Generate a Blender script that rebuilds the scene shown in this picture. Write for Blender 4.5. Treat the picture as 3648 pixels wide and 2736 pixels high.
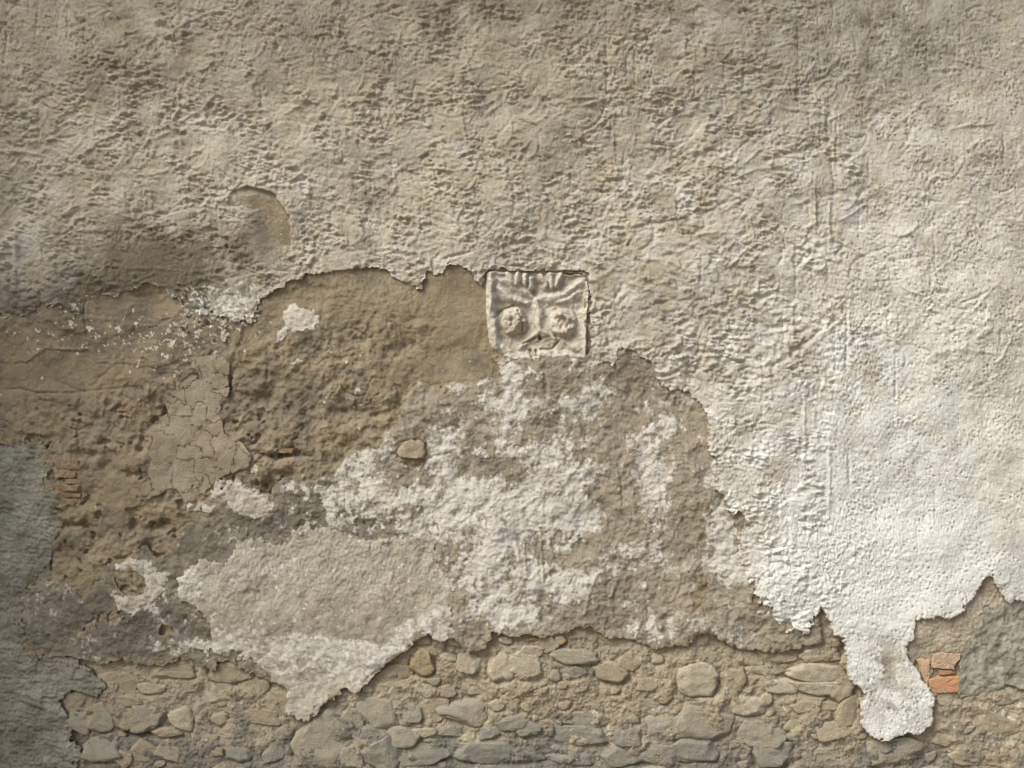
import bpy, bmesh, math
import numpy as np

# ------------------------------------------------------------------ clear
for o in list(bpy.data.objects):
    bpy.data.objects.remove(o, do_unlink=True)
scene = bpy.context.scene
C = scene.collection

# ------------------------------------------------------------------ camera
EYE = 1.6          # height of the picture's centre above the ground (m)
DIST = 4.2
cam_d = bpy.data.cameras.new('camera')
cam = bpy.data.objects.new('camera', cam_d)
C.objects.link(cam)
cam.location = (0, -DIST, EYE)
cam.rotation_euler = (math.radians(90), 0, 0)
cam_d.sensor_width = 36
cam_d.lens = 36 * DIST / 3.648
cam_d.clip_end = 500
scene.camera = cam

# ------------------------------------------------------------------ light
SUN_EL, SUN_AZ = 46.0, -50.0      # azimuth measured from straight in front of the wall, negative = left
world = bpy.data.worlds.new('World')
scene.world = world
world.use_nodes = True
wn = world.node_tree
wn.nodes.clear()
sky = wn.nodes.new('ShaderNodeTexSky')
sky.sky_type = 'NISHITA'
sky.sun_disc = False
sky.sun_elevation = math.radians(SUN_EL)
sky.sun_rotation = math.radians(180 + SUN_AZ * -1)
sky.dust_density = 5.0
sky.air_density = 1.0
sky.ozone_density = 0.6
bg = wn.nodes.new('ShaderNodeBackground')
bg.inputs['Strength'].default_value = 0.07
wo = wn.nodes.new('ShaderNodeOutputWorld')
wn.links.new(sky.outputs[0], bg.inputs[0])
wn.links.new(bg.outputs[0], wo.inputs[0])
sun_d = bpy.data.lights.new('sun', 'SUN')
sun_d.energy = 1.5
sun_d.angle = math.radians(28)
sun_d.color = (1.0, 0.985, 0.935)
sun = bpy.data.objects.new('sun', sun_d)
C.objects.link(sun)
el, az = math.radians(SUN_EL), math.radians(SUN_AZ)
from mathutils import Vector
to_sun = Vector((math.sin(az) * math.cos(el), -math.cos(az) * math.cos(el), math.sin(el)))
sun.rotation_euler = to_sun.to_track_quat('Z', 'Y').to_euler()
sun.location = (-3, -6, 7)
vs = scene.view_settings
vs.view_transform = 'Standard'
vs.look = 'None'
vs.gamma = 1
vs.use_curve_mapping = False
vs.exposure = 1.06
scene.render.engine = 'CYCLES'

# ------------------------------------------------------------------ grid (millimetres on the wall; x right, y down)
P = 3.4
F = np.float32
xs = np.concatenate([np.arange(-1000, -34, 10), np.arange(-34, 3684, P), np.arange(3686, 4660, 10)]).astype(F)
ys = np.concatenate([np.arange(-850, -34, 12), np.arange(-34, 2772, P), np.arange(2775, 2969, 8)]).astype(F)
NX, NY = len(xs), len(ys)
X, Y = np.meshgrid(xs, ys)

def wx(px): return (px - 1824.0) / 1000.0
def wz(py): return EYE + (1368.0 - py) / 1000.0

# ------------------------------------------------------------------ noise tiles (periodic, filtered in the frequency domain)
TN, TM = 1024, 2048
fy = np.fft.fftfreq(TN, P)[:, None].astype(F)
fx = np.fft.rfftfreq(TM, P)[None, :].astype(F)
rng = np.random.RandomState(7)

def tile(lx, ly=None, ang=0.0, band=0.45, seed=None):
    """band-pass gaussian noise; lx, ly wavelengths in mm along / across the direction ang (degrees)"""
    ly = ly or lx
    r = np.random.RandomState(seed) if seed is not None else rng
    w = np.fft.rfft2(r.standard_normal((TN, TM)).astype(F))
    a = math.radians(ang)
    u = fx * math.cos(a) + fy * math.sin(a)
    v = -fx * math.sin(a) + fy * math.cos(a)
    q = np.sqrt((u * lx) ** 2 + (v * ly) ** 2) + 1e-9
    g = np.exp(-(np.log(q) ** 2) / (2 * band ** 2))
    t = np.fft.irfft2(w * g, s=(TN, TM)).astype(F)
    return t / t.std()

def fbm_tile(l0, l1, power=1.8, seed=None, stretch=1.0, ang=0.0):
    r = np.random.RandomState(seed) if seed is not None else rng
    w = np.fft.rfft2(r.standard_normal((TN, TM)).astype(F))
    a = math.radians(ang)
    u = (fx * math.cos(a) + fy * math.sin(a)) * stretch
    v = -fx * math.sin(a) + fy * math.cos(a)
    q = np.sqrt(u ** 2 + v ** 2) + 1e-9
    g = q ** (-power) * (1 - np.exp(-(q * l0) ** 4)) * np.exp(-(q * l1) ** 2)
    t = np.fft.irfft2(w * g, s=(TN, TM)).astype(F)
    return t / t.std()

def samp(t, x=None, y=None, ox=0.0, oy=0.0):
    x = X if x is None else x
    y = Y if y is None else y
    u = (x + ox) / P
    v = (y + oy) / P
    i = np.floor(u).astype(np.int32)
    j = np.floor(v).astype(np.int32)
    a = (u - i).astype(F)
    b = (v - j).astype(F)
    i0 = i % TM; i1 = (i + 1) % TM; j0 = j % TN; j1 = (j + 1) % TN
    return (t[j0, i0] * (1 - a) + t[j0, i1] * a) * (1 - b) + (t[j1, i0] * (1 - a) + t[j1, i1] * a) * b

T_low = fbm_tile(900, 120, 1.6, 1)      # very broad
T_mid = fbm_tile(260, 20, 1.7, 2)
T_rag = fbm_tile(160, 11, 1.5, 3)       # ragged edges
T_edge = fbm_tile(45, 8, 1.2, 33)
T_f1 = fbm_tile(46, 6.0, 1.15, 34)
T_g1 = fbm_tile(80, 6.5, 1.4, 64)
T_f2 = fbm_tile(44, 6.0, 1.25, 35, 3.6, 10)
T_f3 = fbm_tile(44, 6.0, 1.25, 36, 3.4, -18)
T_f4 = fbm_tile(45, 5, 1.2, 37, 0.22, 0)
T_f5 = fbm_tile(95, 9, 1.5, 38)
T_sm = fbm_tile(330, 7, 1.5, 51, 1.5, 0)
T_sm2 = fbm_tile(150, 6, 1.4, 52, 0.5, 8)
T_f4s = fbm_tile(120, 6, 1.3, 53, 0.12, 0)
T_grit = fbm_tile(22, 3, 0.7, 39)
T_fine = fbm_tile(40, 4, 1.2, 4)
T_w1 = tile(110, seed=5); T_w2 = tile(110, seed=6)
T_dab = tile(33, 26, 10, 0.42, seed=8)
T_dab2 = tile(19, 15, -20, 0.4, seed=9)
T_hor = tile(130, 19, 12, 0.5, seed=10)
T_hor2 = tile(100, 15, -14, 0.5, seed=11)
T_ver = tile(17, 190, 0, 0.5, seed=12)
T_pit = tile(17, seed=13, band=0.35)
T_spk = fbm_tile(70, 3, 1.15, 14)
T_spk2 = fbm_tile(200, 4, 1.5, 15)

def noise(t, ox=0, oy=0): return samp(t, ox=ox, oy=oy)
def sstep(a, b, v):
    t = np.clip((v - a) / (b - a), 0, 1)
    return t * t * (3 - 2 * t)
def blob(cx, cy, rx, ry=None, ang=0):
    ry = ry or rx
    a = math.radians(ang)
    dx, dy = X - cx, Y - cy
    u = (dx * math.cos(a) + dy * math.sin(a)) / rx
    v = (-dx * math.sin(a) + dy * math.cos(a)) / ry
    return np.exp(-(u * u + v * v))
def blobs(lst):
    s = np.zeros_like(X)
    for b in lst:
        amp = b[0]
        s += amp * blob(*b[1:])
    return s

# ------------------------------------------------------------------ outlines -> signed distance (positive inside)
def poly_sdf(poly, R=90.0):
    p = np.array(poly, dtype=np.float64)
    q = np.roll(p, -1, axis=0)
    d2 = np.full(X.shape, R * R, F)
    tog = np.zeros((NY, NX + 1), np.int8)
    for (x0, y0), (x1, y1) in zip(p, q):
        i0 = np.searchsorted(xs, min(x0, x1) - R); i1 = np.searchsorted(xs, max(x0, x1) + R)
        j0 = np.searchsorted(ys, min(y0, y1) - R); j1 = np.searchsorted(ys, max(y0, y1) + R)
        if i1 > i0 and j1 > j0:
            xx = xs[None, i0:i1]; yy = ys[j0:j1, None]
            ex, ey = x1 - x0, y1 - y0
            L = ex * ex + ey * ey + 1e-9
            t = np.clip(((xx - x0) * ex + (yy - y0) * ey) / L, 0, 1)
            dd = (xx - x0 - t * ex) ** 2 + (yy - y0 - t * ey) ** 2
            d2[j0:j1, i0:i1] = np.minimum(d2[j0:j1, i0:i1], dd)
        if y0 != y1:
            ya, yb = (y0, y1) if y0 < y1 else (y1, y0)
            js = np.where((ys >= ya) & (ys < yb))[0]
            if len(js):
                xi = x0 + (ys[js] - y0) * (x1 - x0) / (y1 - y0)
                np.bitwise_xor.at(tog, (js, np.searchsorted(xs, xi)), 1)
    inside = (np.cumsum(tog[:, :NX], axis=1) % 2).astype(bool)
    d = np.sqrt(d2)
    return np.where(inside, d, -d).astype(F)

# ------------------------------------------------------------------ node materials
def new_mat(name):
    m = bpy.data.materials.new(name)
    m.use_nodes = True
    n = m.node_tree
    n.nodes.clear()
    out = n.nodes.new('ShaderNodeOutputMaterial')
    b = n.nodes.new('ShaderNodeBsdfPrincipled')
    b.inputs['Roughness'].default_value = 0.93
    b.inputs['Specular IOR Level'].default_value = 0.12
    n.links.new(b.outputs[0], out.inputs[0])
    return m, n, b

def node_helpers(n):
    L = n.links
    tc = n.nodes.new('ShaderNodeNewGeometry')
    def attr(name):
        a = n.nodes.new('ShaderNodeAttribute'); a.attribute_name = name
        return a.outputs['Fac']
    def nz(scale, detail=4.0, rough=0.6, vec=None, dist=0.0):
        t = n.nodes.new('ShaderNodeTexNoise')
        t.inputs['Scale'].default_value = scale
        t.inputs['Detail'].default_value = detail
        t.inputs['Roughness'].default_value = rough
        t.inputs['Distortion'].default_value = dist
        L.new(vec or tc.outputs['Position'], t.inputs['Vector'])
        return t.outputs['Fac']
    def vor(scale, feature='F1'):
        t = n.nodes.new('ShaderNodeTexVoronoi'); t.feature = feature
        t.inputs['Scale'].default_value = scale
        L.new(tc.outputs['Position'], t.inputs['Vector'])
        return t.outputs['Distance']
    def mr(v, a, b, c=0.0, d=1.0):
        t = n.nodes.new('ShaderNodeMapRange')
        L.new(v, t.inputs[0])
        for k, q in zip((1, 2, 3, 4), (a, b, c, d)): t.inputs[k].default_value = q
        return t.outputs[0]
    def math_(op, a, b):
        t = n.nodes.new('ShaderNodeMath'); t.operation = op
        for k, q in enumerate((a, b)):
            if isinstance(q, (int, float)): t.inputs[k].default_value = q
            else: L.new(q, t.inputs[k])
        return t.outputs[0]
    def mix(f, a, b, mode='MIX'):
        t = n.nodes.new('ShaderNodeMix'); t.data_type = 'RGBA'; t.blend_type = mode
        if isinstance(f, (int, float)): t.inputs[0].default_value = f
        else: L.new(f, t.inputs[0])
        for k, q in ((6, a), (7, b)):
            if isinstance(q, tuple): t.inputs[k].default_value = (*q, 1)
            else: L.new(q, t.inputs[k])
        return t.outputs[2]
    def bump(h, strength, dist, prev=None):
        t = n.nodes.new('ShaderNodeBump')
        t.inputs['Strength'].default_value = strength
        t.inputs['Distance'].default_value = dist
        L.new(h, t.inputs['Height'])
        if prev is not None: L.new(prev, t.inputs['Normal'])
        return t.outputs[0]
    return attr, nz, vor, mr, math_, mix, bump

def coat_material(name, base, base2, lime, dirt, edge, grain=0.5, speck=0.0, fine=320.0, dark=None, hue=7.0, hard=0.0, rough=1.0):
    base, base2, lime, dirt, edge = [(c_[0] * 0.98, c_[1] * 1.0, c_[2] * 1.0) for c_ in (base, base2, lime, dirt, edge)]
    """a plaster coat: two tones of its own, lime skin, dirt stain and a raw broken edge, all by shape masks"""
    m, n, b = new_mat(name)
    attr, nz, vor, mr, mt, mix, bump = node_helpers(n)
    c = mix(mr(nz(hue, 6, 0.65), 0.36, 0.64), base, base2)
    grainc = mr(nz(fine * 0.6, 5, 0.8), 0.25, 0.75, 0.66, 1.32)
    if dark:
        c = mix(mr(nz(38.0, 5, 0.7), 0.55, 0.75, 0.0, 0.6), c, dark)
    c = mix(attr('tone'), c, dirt)
    ln = mt('SUBTRACT', nz(95, 6, 0.75), 0.5)
    if hard > 0:      # a skin that is either there or flaked off, down to a millimetre
        lm = mt('MULTIPLY', mr(mt('ADD', attr('lime'), mt('MULTIPLY', ln, 1.25)), 0.36, 0.56), mr(attr('lime'), 0.0, 0.25))
        lm = mt('ADD', mt('MULTIPLY', lm, hard), mt('MULTIPLY', attr('lime'), 1.0 - hard))
    else:
        lm = mt('MULTIPLY', attr('lime'), mr(mt('ADD', ln, 0.5), 0.25, 0.5, 0.75, 1.0))
    c = mix(lm, c, lime)
    c = mix(attr('edge'), c, edge)
    if speck > 0:
        c = mix(mr(vor(85.0), 0.10, 0.14, speck, 0.0), c, tuple(min(1.0, 1.9 * q) for q in base))
    cc = n.nodes.new('ShaderNodeMix'); cc.data_type = 'RGBA'; cc.blend_type = 'MULTIPLY'
    cc.inputs[0].default_value = grain
    n.links.new(c, cc.inputs[6]); n.links.new(grainc, cc.inputs[7])
    n.links.new(cc.outputs[2], b.inputs['Base Color'])
    nb = bump(nz(fine, 4, 0.7), 0.8, 0.0030 * rough)
    nb = bump(nz(fine * 0.35, 4, 0.65), 0.7, 0.006 * rough, nb)
    n.links.new(nb, b.inputs['Normal'])
    return m

def stone_material(name, a, b_, vein, scale=14.0, dust=0.9):
    m, n, b = new_mat(name)
    a, b_, vein = [(c_[0] * 0.97, c_[1] * 1.005, c_[2] * 0.98) for c_ in (a, b_, vein)]
    attr, nz, vor, mr, mt, mix, bump = node_helpers(n)
    oi = n.nodes.new('ShaderNodeObjectInfo')
    c = mix(mr(nz(scale, 6, 0.65), 0.3, 0.7), a, b_)
    c = mix(mr(nz(scale * 3.5, 5, 0.75, dist=0.6), 0.5, 0.72, 0, 0.8), c, vein)
    c = mix(mr(oi.outputs['Random'], 0, 1, 0.0, 0.42), c, vein)
    c = mix(mr(nz(22, 6, 0.75, dist=0.4), 0.44, 0.60, 0, dust), c, (0.335, 0.285, 0.198))
    g = mr(nz(170, 5, 0.8), 0.25, 0.75, 0.66, 1.3)
    cc = n.nodes.new('ShaderNodeMix'); cc.data_type = 'RGBA'; cc.blend_type = 'MULTIPLY'
    cc.inputs[0].default_value = 0.8
    n.links.new(c, cc.inputs[6]); n.links.new(g, cc.inputs[7])
    n.links.new(cc.outputs[2], b.inputs['Base Color'])
    nb = bump(nz(220, 4, 0.65), 0.5, 0.003)
    nb = bump(nz(55, 4, 0.6), 0.6, 0.008, nb)
    n.links.new(nb, b.inputs['Normal'])
    b.inputs['Roughness'].default_value = 0.85
    return m

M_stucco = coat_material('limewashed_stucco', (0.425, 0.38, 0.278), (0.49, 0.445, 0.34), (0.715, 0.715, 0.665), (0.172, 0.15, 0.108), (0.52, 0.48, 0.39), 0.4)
M_brown = coat_material('brown_earth_plaster', (0.265, 0.216, 0.132), (0.325, 0.276, 0.187), (0.62, 0.575, 0.47), (0.195, 0.17, 0.122), (0.255, 0.2, 0.12), 0.6, 0.25, dark=(0.20, 0.155, 0.092), hard=0.8)
M_scratch = coat_material('tan_scratch_coat', (0.292, 0.255, 0.182), (0.345, 0.305, 0.226), (0.565, 0.545, 0.475), (0.172, 0.158, 0.122), (0.28, 0.23, 0.155), 0.6, 0.15, dark=(0.23, 0.19, 0.13), hard=0.78)
M_flat = coat_material('grey_skim_plaster', (0.40, 0.365, 0.28), (0.465, 0.43, 0.34), (0.63, 0.61, 0.54), (0.27, 0.235, 0.172), (0.5, 0.46, 0.37), 0.5, 0.12, hard=0.5)
M_crack = coat_material('crackled_plaster', (0.325, 0.28, 0.195), (0.375, 0.33, 0.24), (0.6, 0.56, 0.47), (0.25, 0.205, 0.135), (0.24, 0.185, 0.11), 0.5, 0.25)
M_cement = coat_material('grey_cement', (0.205, 0.192, 0.148), (0.27, 0.256, 0.206), (0.34, 0.335, 0.285), (0.115, 0.11, 0.085), (0.155, 0.145, 0.115), 1.0, 0.3, fine=190, dark=(0.115, 0.112, 0.09))
M_green = coat_material('greenish_cement', (0.285, 0.28, 0.215), (0.34, 0.33, 0.26), (0.46, 0.44, 0.38), (0.22, 0.21, 0.155), (0.24, 0.23, 0.175), 0.6, 0.1)
M_sand = coat_material('sandy_mortar', (0.38, 0.335, 0.25), (0.45, 0.40, 0.305), (0.6, 0.56, 0.48), (0.3, 0.255, 0.175), (0.34, 0.28, 0.185), 0.8, 0.3, fine=200)
M_mortar = coat_material('rubble_mortar', (0.315, 0.268, 0.18), (0.38, 0.33, 0.235), (0.58, 0.55, 0.47), (0.175, 0.168, 0.142), (0.3, 0.23, 0.13), 0.8, 0.3, fine=200, dark=(0.225, 0.178, 0.108), hue=11)
M_flake = coat_material('lime_flake', (0.54, 0.505, 0.42), (0.61, 0.575, 0.49), (0.7, 0.68, 0.6), (0.38, 0.325, 0.235), (0.56, 0.52, 0.42), 0.4)
M_plaque = coat_material('limewashed_carved_stone', (0.43, 0.38, 0.285), (0.49, 0.44, 0.345), (0.66, 0.635, 0.555), (0.30, 0.245, 0.16), (0.4, 0.33, 0.23), 0.45)
STONES = [stone_material('grey_stone', (0.27, 0.252, 0.202), (0.33, 0.31, 0.252), (0.30, 0.27, 0.205), dust=0.65),
          stone_material('tan_stone', (0.325, 0.278, 0.192), (0.385, 0.335, 0.242), (0.30, 0.25, 0.17)),
          stone_material('pale_stone', (0.41, 0.375, 0.29), (0.465, 0.43, 0.34), (0.36, 0.31, 0.225)),
          stone_material('blue_grey_stone', (0.20, 0.197, 0.172), (0.255, 0.25, 0.22), (0.25, 0.235, 0.19), dust=0.45),
          stone_material('orange_stone', (0.35, 0.25, 0.14), (0.40, 0.30, 0.185), (0.33, 0.26, 0.17))]
M_brick = stone_material('orange_brick', (0.52, 0.20, 0.075), (0.58, 0.26, 0.11), (0.50, 0.32, 0.2), 20, 0.6)
M_brickp = stone_material('pink_brick', (0.56, 0.34, 0.22), (0.62, 0.40, 0.27), (0.55, 0.42, 0.32), 20, 0.7)
M_brickd = stone_material('dirty_brick', (0.24, 0.13, 0.07), (0.30, 0.175, 0.095), (0.26, 0.195, 0.11), 20)

# ------------------------------------------------------------------ objects
def link(o, parent=None):
    C.objects.link(o)
    if parent is not None: o.parent = parent
    return o

wall = link(bpy.data.objects.new('old_wall', None))
wall['label'] = 'old rubble wall with peeling beige stucco, brown plaster patches and bare stones'
wall['category'] = 'wall'

def make_mesh(name, verts, quads, tris, mat, attrs, parent, smooth=True):
    me = bpy.data.meshes.new(name)
    nq, nt = len(quads), 0 if tris is None else len(tris)
    me.vertices.add(len(verts))
    me.vertices.foreach_set('co', np.ascontiguousarray(verts, F).ravel())
    loops = quads.ravel() if nt == 0 else np.concatenate([quads.ravel(), tris.ravel()])
    me.loops.add(len(loops))
    me.loops.foreach_set('vertex_index', np.ascontiguousarray(loops, np.int32))
    st = np.arange(nq) * 4
    if nt: st = np.concatenate([st, nq * 4 + np.arange(nt) * 3])
    me.polygons.add(nq + nt)
    me.polygons.foreach_set('loop_start', st.astype(np.int32))
    me.polygons.foreach_set('use_smooth', np.full(nq + nt, smooth))
    for k, v in (attrs or {}).items():
        a = me.attributes.new(k, 'FLOAT', 'POINT')
        a.data.foreach_set('value', np.ascontiguousarray(v, F))
    me.update(calc_edges=True)
    me.materials.append(mat)
    return link(bpy.data.objects.new(name, me), parent)

def sheet(name, sdf, h, thick, mat, tone=None, lime=None, cull=None, parent=wall, undercut=0.12, rim=2.0, edge_w=5.0, edge_amt=0.9, origin=(0, 0, 0), extra=None):
    """a coat of plaster cut to its outline, with a broken rim going back 'thick' mm"""
    ins = sdf > 0
    q = ins[:-1, :-1] | ins[:-1, 1:] | ins[1:, :-1] | ins[1:, 1:]
    if cull is not None:
        cq = cull[:-1, :-1] & cull[:-1, 1:] & cull[1:, :-1] & cull[1:, 1:]
        q &= ~cq
    if extra is not None: q &= extra
    jj, ii = np.where(q)
    if len(jj) == 0: return None
    used = np.zeros(X.shape, bool)
    for dj in (0, 1):
        for di in (0, 1): used[jj + dj, ii + di] = True
    idx = np.full(X.shape, -1, np.int32)
    vj, vi = np.where(used)
    idx[vj, vi] = np.arange(len(vj))
    # gradient of the outline field at the used vertices
    jm = np.clip(vj, 1, NY - 2); im = np.clip(vi, 1, NX - 2)
    gx = (sdf[jm, im + 1] - sdf[jm, im - 1]) / (xs[im + 1] - xs[im - 1])
    gy = (sdf[jm + 1, im] - sdf[jm - 1, im]) / (ys[jm + 1] - ys[jm - 1])
    g2 = gx * gx + gy * gy + 1e-4
    f = sdf[vj, vi]
    out = f <= 0
    stx = np.where(out, np.clip(-f * gx / g2, -1.1 * P, 1.1 * P), 0)
    sty = np.where(out, np.clip(-f * gy / g2, -1.1 * P, 1.1 * P), 0)
    px = X[vj, vi] + stx
    py = Y[vj, vi] + sty
    fe = np.maximum(f, 0)
    hh = h[vj, vi] - rim * np.exp(-fe / 4.0)
    verts = np.stack([wx(px) - origin[0], -hh / 1000.0 - origin[1], wz(py) - origin[2]], 1)
    quads = np.stack([idx[jj, ii], idx[jj + 1, ii], idx[jj + 1, ii + 1], idx[jj, ii + 1]], 1)
    ed = edge_amt * np.exp(-(fe / edge_w) ** 2) if edge_w > 0 else np.zeros(len(f), F)
    at = {'tone': tone[vj, vi] if tone is not None else np.zeros(len(f), F),
          'lime': lime[vj, vi] if lime is not None else np.zeros(len(f), F), 'edge': ed}
    # rim: every border edge whose two ends lie on the outline
    qp = np.pad(q, 1)
    Qc = qp[1:-1, 1:-1]
    es = []
    for (dj, di, a, b) in ((-1, 0, (0, 1), (0, 0)), (1, 0, (1, 0), (1, 1)), (0, -1, (0, 0), (1, 0)), (0, 1, (1, 1), (0, 1))):
        nb = qp[1 + dj:qp.shape[0] - 1 + dj, 1 + di:qp.shape[1] - 1 + di]
        bj, bi = np.where(Qc & ~nb)
        es.append(np.stack([idx[bj + a[0], bi + a[1]], idx[bj + b[0], bi + b[1]]], 1))
    es = np.concatenate(es)
    es = es[out[es[:, 0]] & out[es[:, 1]]]
    if len(es) and thick > 0:
        ue, inv = np.unique(es.ravel(), return_inverse=True)
        inv = inv.reshape(-1, 2)
        n0 = len(verts); k = len(ue)
        gl = np.sqrt(g2[ue])
        wob = 0.6 + 0.8 * np.abs(samp(T_fine, px[ue], py[ue]))
        ux = undercut * thick * wob * gx[ue] / gl; uy = undercut * thick * wob * gy[ue] / gl
        top = verts[ue].copy()
        mid = np.stack([wx(px[ue] - 0.25 * ux) - origin[0], top[:, 1] + thick * 0.45 / 1000, wz(py[ue] - 0.25 * uy) - origin[2]], 1)
        bot = np.stack([wx(px[ue] + ux) - origin[0], top[:, 1] + thick / 1000, wz(py[ue] + uy) - origin[2]], 1)
        verts = np.concatenate([verts, top, mid, bot])
        a, b = inv[:, 0], inv[:, 1]
        sk1 = np.stack([n0 + a, n0 + b, n0 + k + b, n0 + k + a], 1)
        sk2 = np.stack([n0 + k + a, n0 + k + b, n0 + 2 * k + b, n0 + 2 * k + a], 1)
        quads = np.concatenate([quads, sk1, sk2])
        for kk in at:
            v = at[kk]
            if kk == 'edge': add = np.full(3 * k, 1.0, F)
            else: add = np.tile(v[ue], 3)
            at[kk] = np.concatenate([v, add])
    return make_mesh(name, verts, quads, None, mat, at, parent)

# ------------------------------------------------------------------ strokes drawn into a relief
def window(x0, x1, y0, y1):
    i0, i1 = np.searchsorted(xs, x0), np.searchsorted(xs, x1)
    j0, j1 = np.searchsorted(ys, y0), np.searchsorted(ys, y1)
    return slice(j0, j1), slice(i0, i1)

def stroke(H, pts, w, amp, taper=True):
    pts = np.asarray(pts, float)
    R = 2.6 * w
    sj, si = window(pts[:, 0].min() - R, pts[:, 0].max() + R, pts[:, 1].min() - R, pts[:, 1].max() + R)
    xx = X[sj, si]; yy = Y[sj, si]
    if xx.size == 0: return
    best = np.full(xx.shape, 1e9); tt = np.zeros(xx.shape)
    n = len(pts) - 1
    for k in range(n):
        (x0, y0), (x1, y1) = pts[k], pts[k + 1]
        ex, ey = x1 - x0, y1 - y0
        t = np.clip(((xx - x0) * ex + (yy - y0) * ey) / (ex * ex + ey * ey + 1e-9), 0, 1)
        d = (xx - x0 - t * ex) ** 2 + (yy - y0 - t * ey) ** 2
        m = d < best
        best = np.where(m, d, best); tt = np.where(m, (k + t) / n, tt)
    a = amp * np.exp(-best / (w * w))
    if taper: a = a * np.clip(4 * np.minimum(tt, 1 - tt) + 0.25, 0, 1)
    H[sj, si] += a.astype(F)

def worms(H, count, box, dens, ang_f, w=(4.5, 8), amp=(2.0, 4.5), length=(40, 150), seed=1, neg=0.35):
    r = np.random.RandomState(seed)
    x0, y0, x1, y1 = box
    for _ in range(count):
        cx, cy = r.uniform(x0, x1), r.uniform(y0, y1)
        i, j = min(np.searchsorted(xs, cx), NX - 1), min(np.searchsorted(ys, cy), NY - 1)
        if r.rand() > dens[j, i]: continue
        a = ang_f(cx, cy, r)
        Ln = r.uniform(*length); k = 6
        curv = r.normal(0, 0.22)
        pts = [(cx, cy)]
        for s in range(k):
            a += curv + r.normal(0, 0.18)
            pts.append((pts[-1][0] + math.cos(a) * Ln / k, pts[-1][1] + math.sin(a) * Ln / k))
        sg = -1 if r.rand() < neg else 1
        stroke(H, pts, r.uniform(*w), sg * r.uniform(*amp))

# ------------------------------------------------------------------ relief shared by all coats: the wall is not flat
U = 6.0 * noise(T_low) + 1.3 * noise(T_mid, 900, 300)
wxp = X + 16 * noise(T_w1); wyp = Y + 16 * noise(T_w2)
rag = noise(T_rag)
rag2 = noise(T_rag, 1777, 911)
fine = noise(T_fine)
edg = noise(T_edge)
edg2 = noise(T_edge, 1500, 800)

# ================================================================== outlines traced from the photograph
STUCCO = [(-1200, 1150), (-60, 1130), (60, 1124), (154, 1088), (214, 1088), (258, 1115), (275, 1126), (310, 1075), (430, 1040), (520, 1010), (590, 1030),
          (640, 1075), (655, 1150), (720, 1140), (785, 1145), (800, 1215), (815, 1140), (901, 1132), (935, 1071), (967, 1044), (1011, 1016), (1088, 978), (1216, 964),
          (1271, 959), (1342, 952), (1375, 964), (1408, 994), (1441, 1008), (1474, 1022), (1491, 1030), (1513, 1000), (1524, 967), (1546, 981), (1573, 972),
          (1595, 945), (1595, 934), (1634, 942), (1683, 961), (1694, 994), (1713, 1018), (1727, 1000), (1731, 962), (2100, 962), (2108, 1284), (2172, 1291), (2183, 1308),
          (2205, 1275), (2189, 1250), (2238, 1247), (2277, 1269), (2315, 1297), (2337, 1346), (2359, 1374), (2398, 1390), (2432, 1387), (2465, 1409), (2498, 1445),
          (2520, 1473), (2523, 1517), (2520, 1561), (2525, 1605), (2542, 1682), (2542, 1731), (2580, 1770), (2624, 1813), (2644, 1851), (2641, 1923), (2650, 1983),
          (2680, 2050), (2730, 2125), (2790, 2205), (2839, 2253), (2872, 2250), (2894, 2220), (2910, 2176), (2916, 2150), (2927, 2165), (2960, 2209), (2965, 2258),
          (3009, 2291), (3015, 2346), (3020, 2385), (3031, 2423), (3064, 2445), (3086, 2473), (3081, 2489), (3061, 2506), (3061, 2539), (3064, 2572), (3086, 2605),
          (3130, 2632), (3158, 2632), (3202, 2618), (3257, 2616), (3290, 2605), (3312, 2583), (3325, 2528), (3320, 2484), (3306, 2445), (3279, 2396), (3246, 2368),
          (3224, 2319), (3240, 2280), (3257, 2242), (3259, 2209), (3312, 2203), (3378, 2198), (3421, 2176), (3443, 2143), (3465, 2115), (3504, 2055), (3531, 2049),
          (3559, 2099), (3592, 2143), (3680, 2150), (3900, 2190), (4900, 2230), (4900, -2700), (-1200, -2700)]
HOLE = [(880, 664), (893, 668), (934, 676), (984, 693), (995, 720), (1011, 750), (1031, 770), (1036, 825), (1036, 890), (1000, 960), (900, 960), (820, 880), (800, 760), (830, 680)]
PLAQ = [(1731, 962), (2085, 958), (2098, 1040), (2090, 1150), (2092, 1275), (2060, 1292), (1900, 1298), (1830, 1284), (1750, 1262), (1738, 1200), (1730, 1100)]
RIMEDGE = [(236, 2335), (308, 2357), (385, 2357), (440, 2352), (495, 2368), (550, 2371), (605, 2363), (643, 2354), (704, 2357), (748, 2385), (770, 2374), (792, 2363),
           (825, 2357), (858, 2385), (891, 2401), (923, 2418), (984, 2434), (1011, 2467), (1022, 2506), (1028, 2533), (1061, 2561), (1102, 2572), (1150, 2510), (1216, 2455),
           (1287, 2445), (1342, 2396), (1397, 2352), (1458, 2308), (1491, 2264), (1524, 2258), (1568, 2264), (1612, 2272), (1639, 2286), (1645, 2308), (1667, 2324), (1694, 2324),
           (1735, 2300), (1760, 2262), (1810, 2264), (1870, 2253), (1925, 2264), (1975, 2264), (2013, 2253), (2063, 2231), (2101, 2234), (2118, 2253), (2162, 2264), (2205, 2267),
           (2249, 2291), (2310, 2288), (2321, 2313), (2400, 2313), (2440, 2300), (2482, 2258), (2564, 2278), (2613, 2300), (2652, 2319), (2707, 2321), (2762, 2313), (2839, 2321),
           (2861, 2302), (2899, 2291), (2928, 2286), (2930, 2220), (2918, 2170)]
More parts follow.
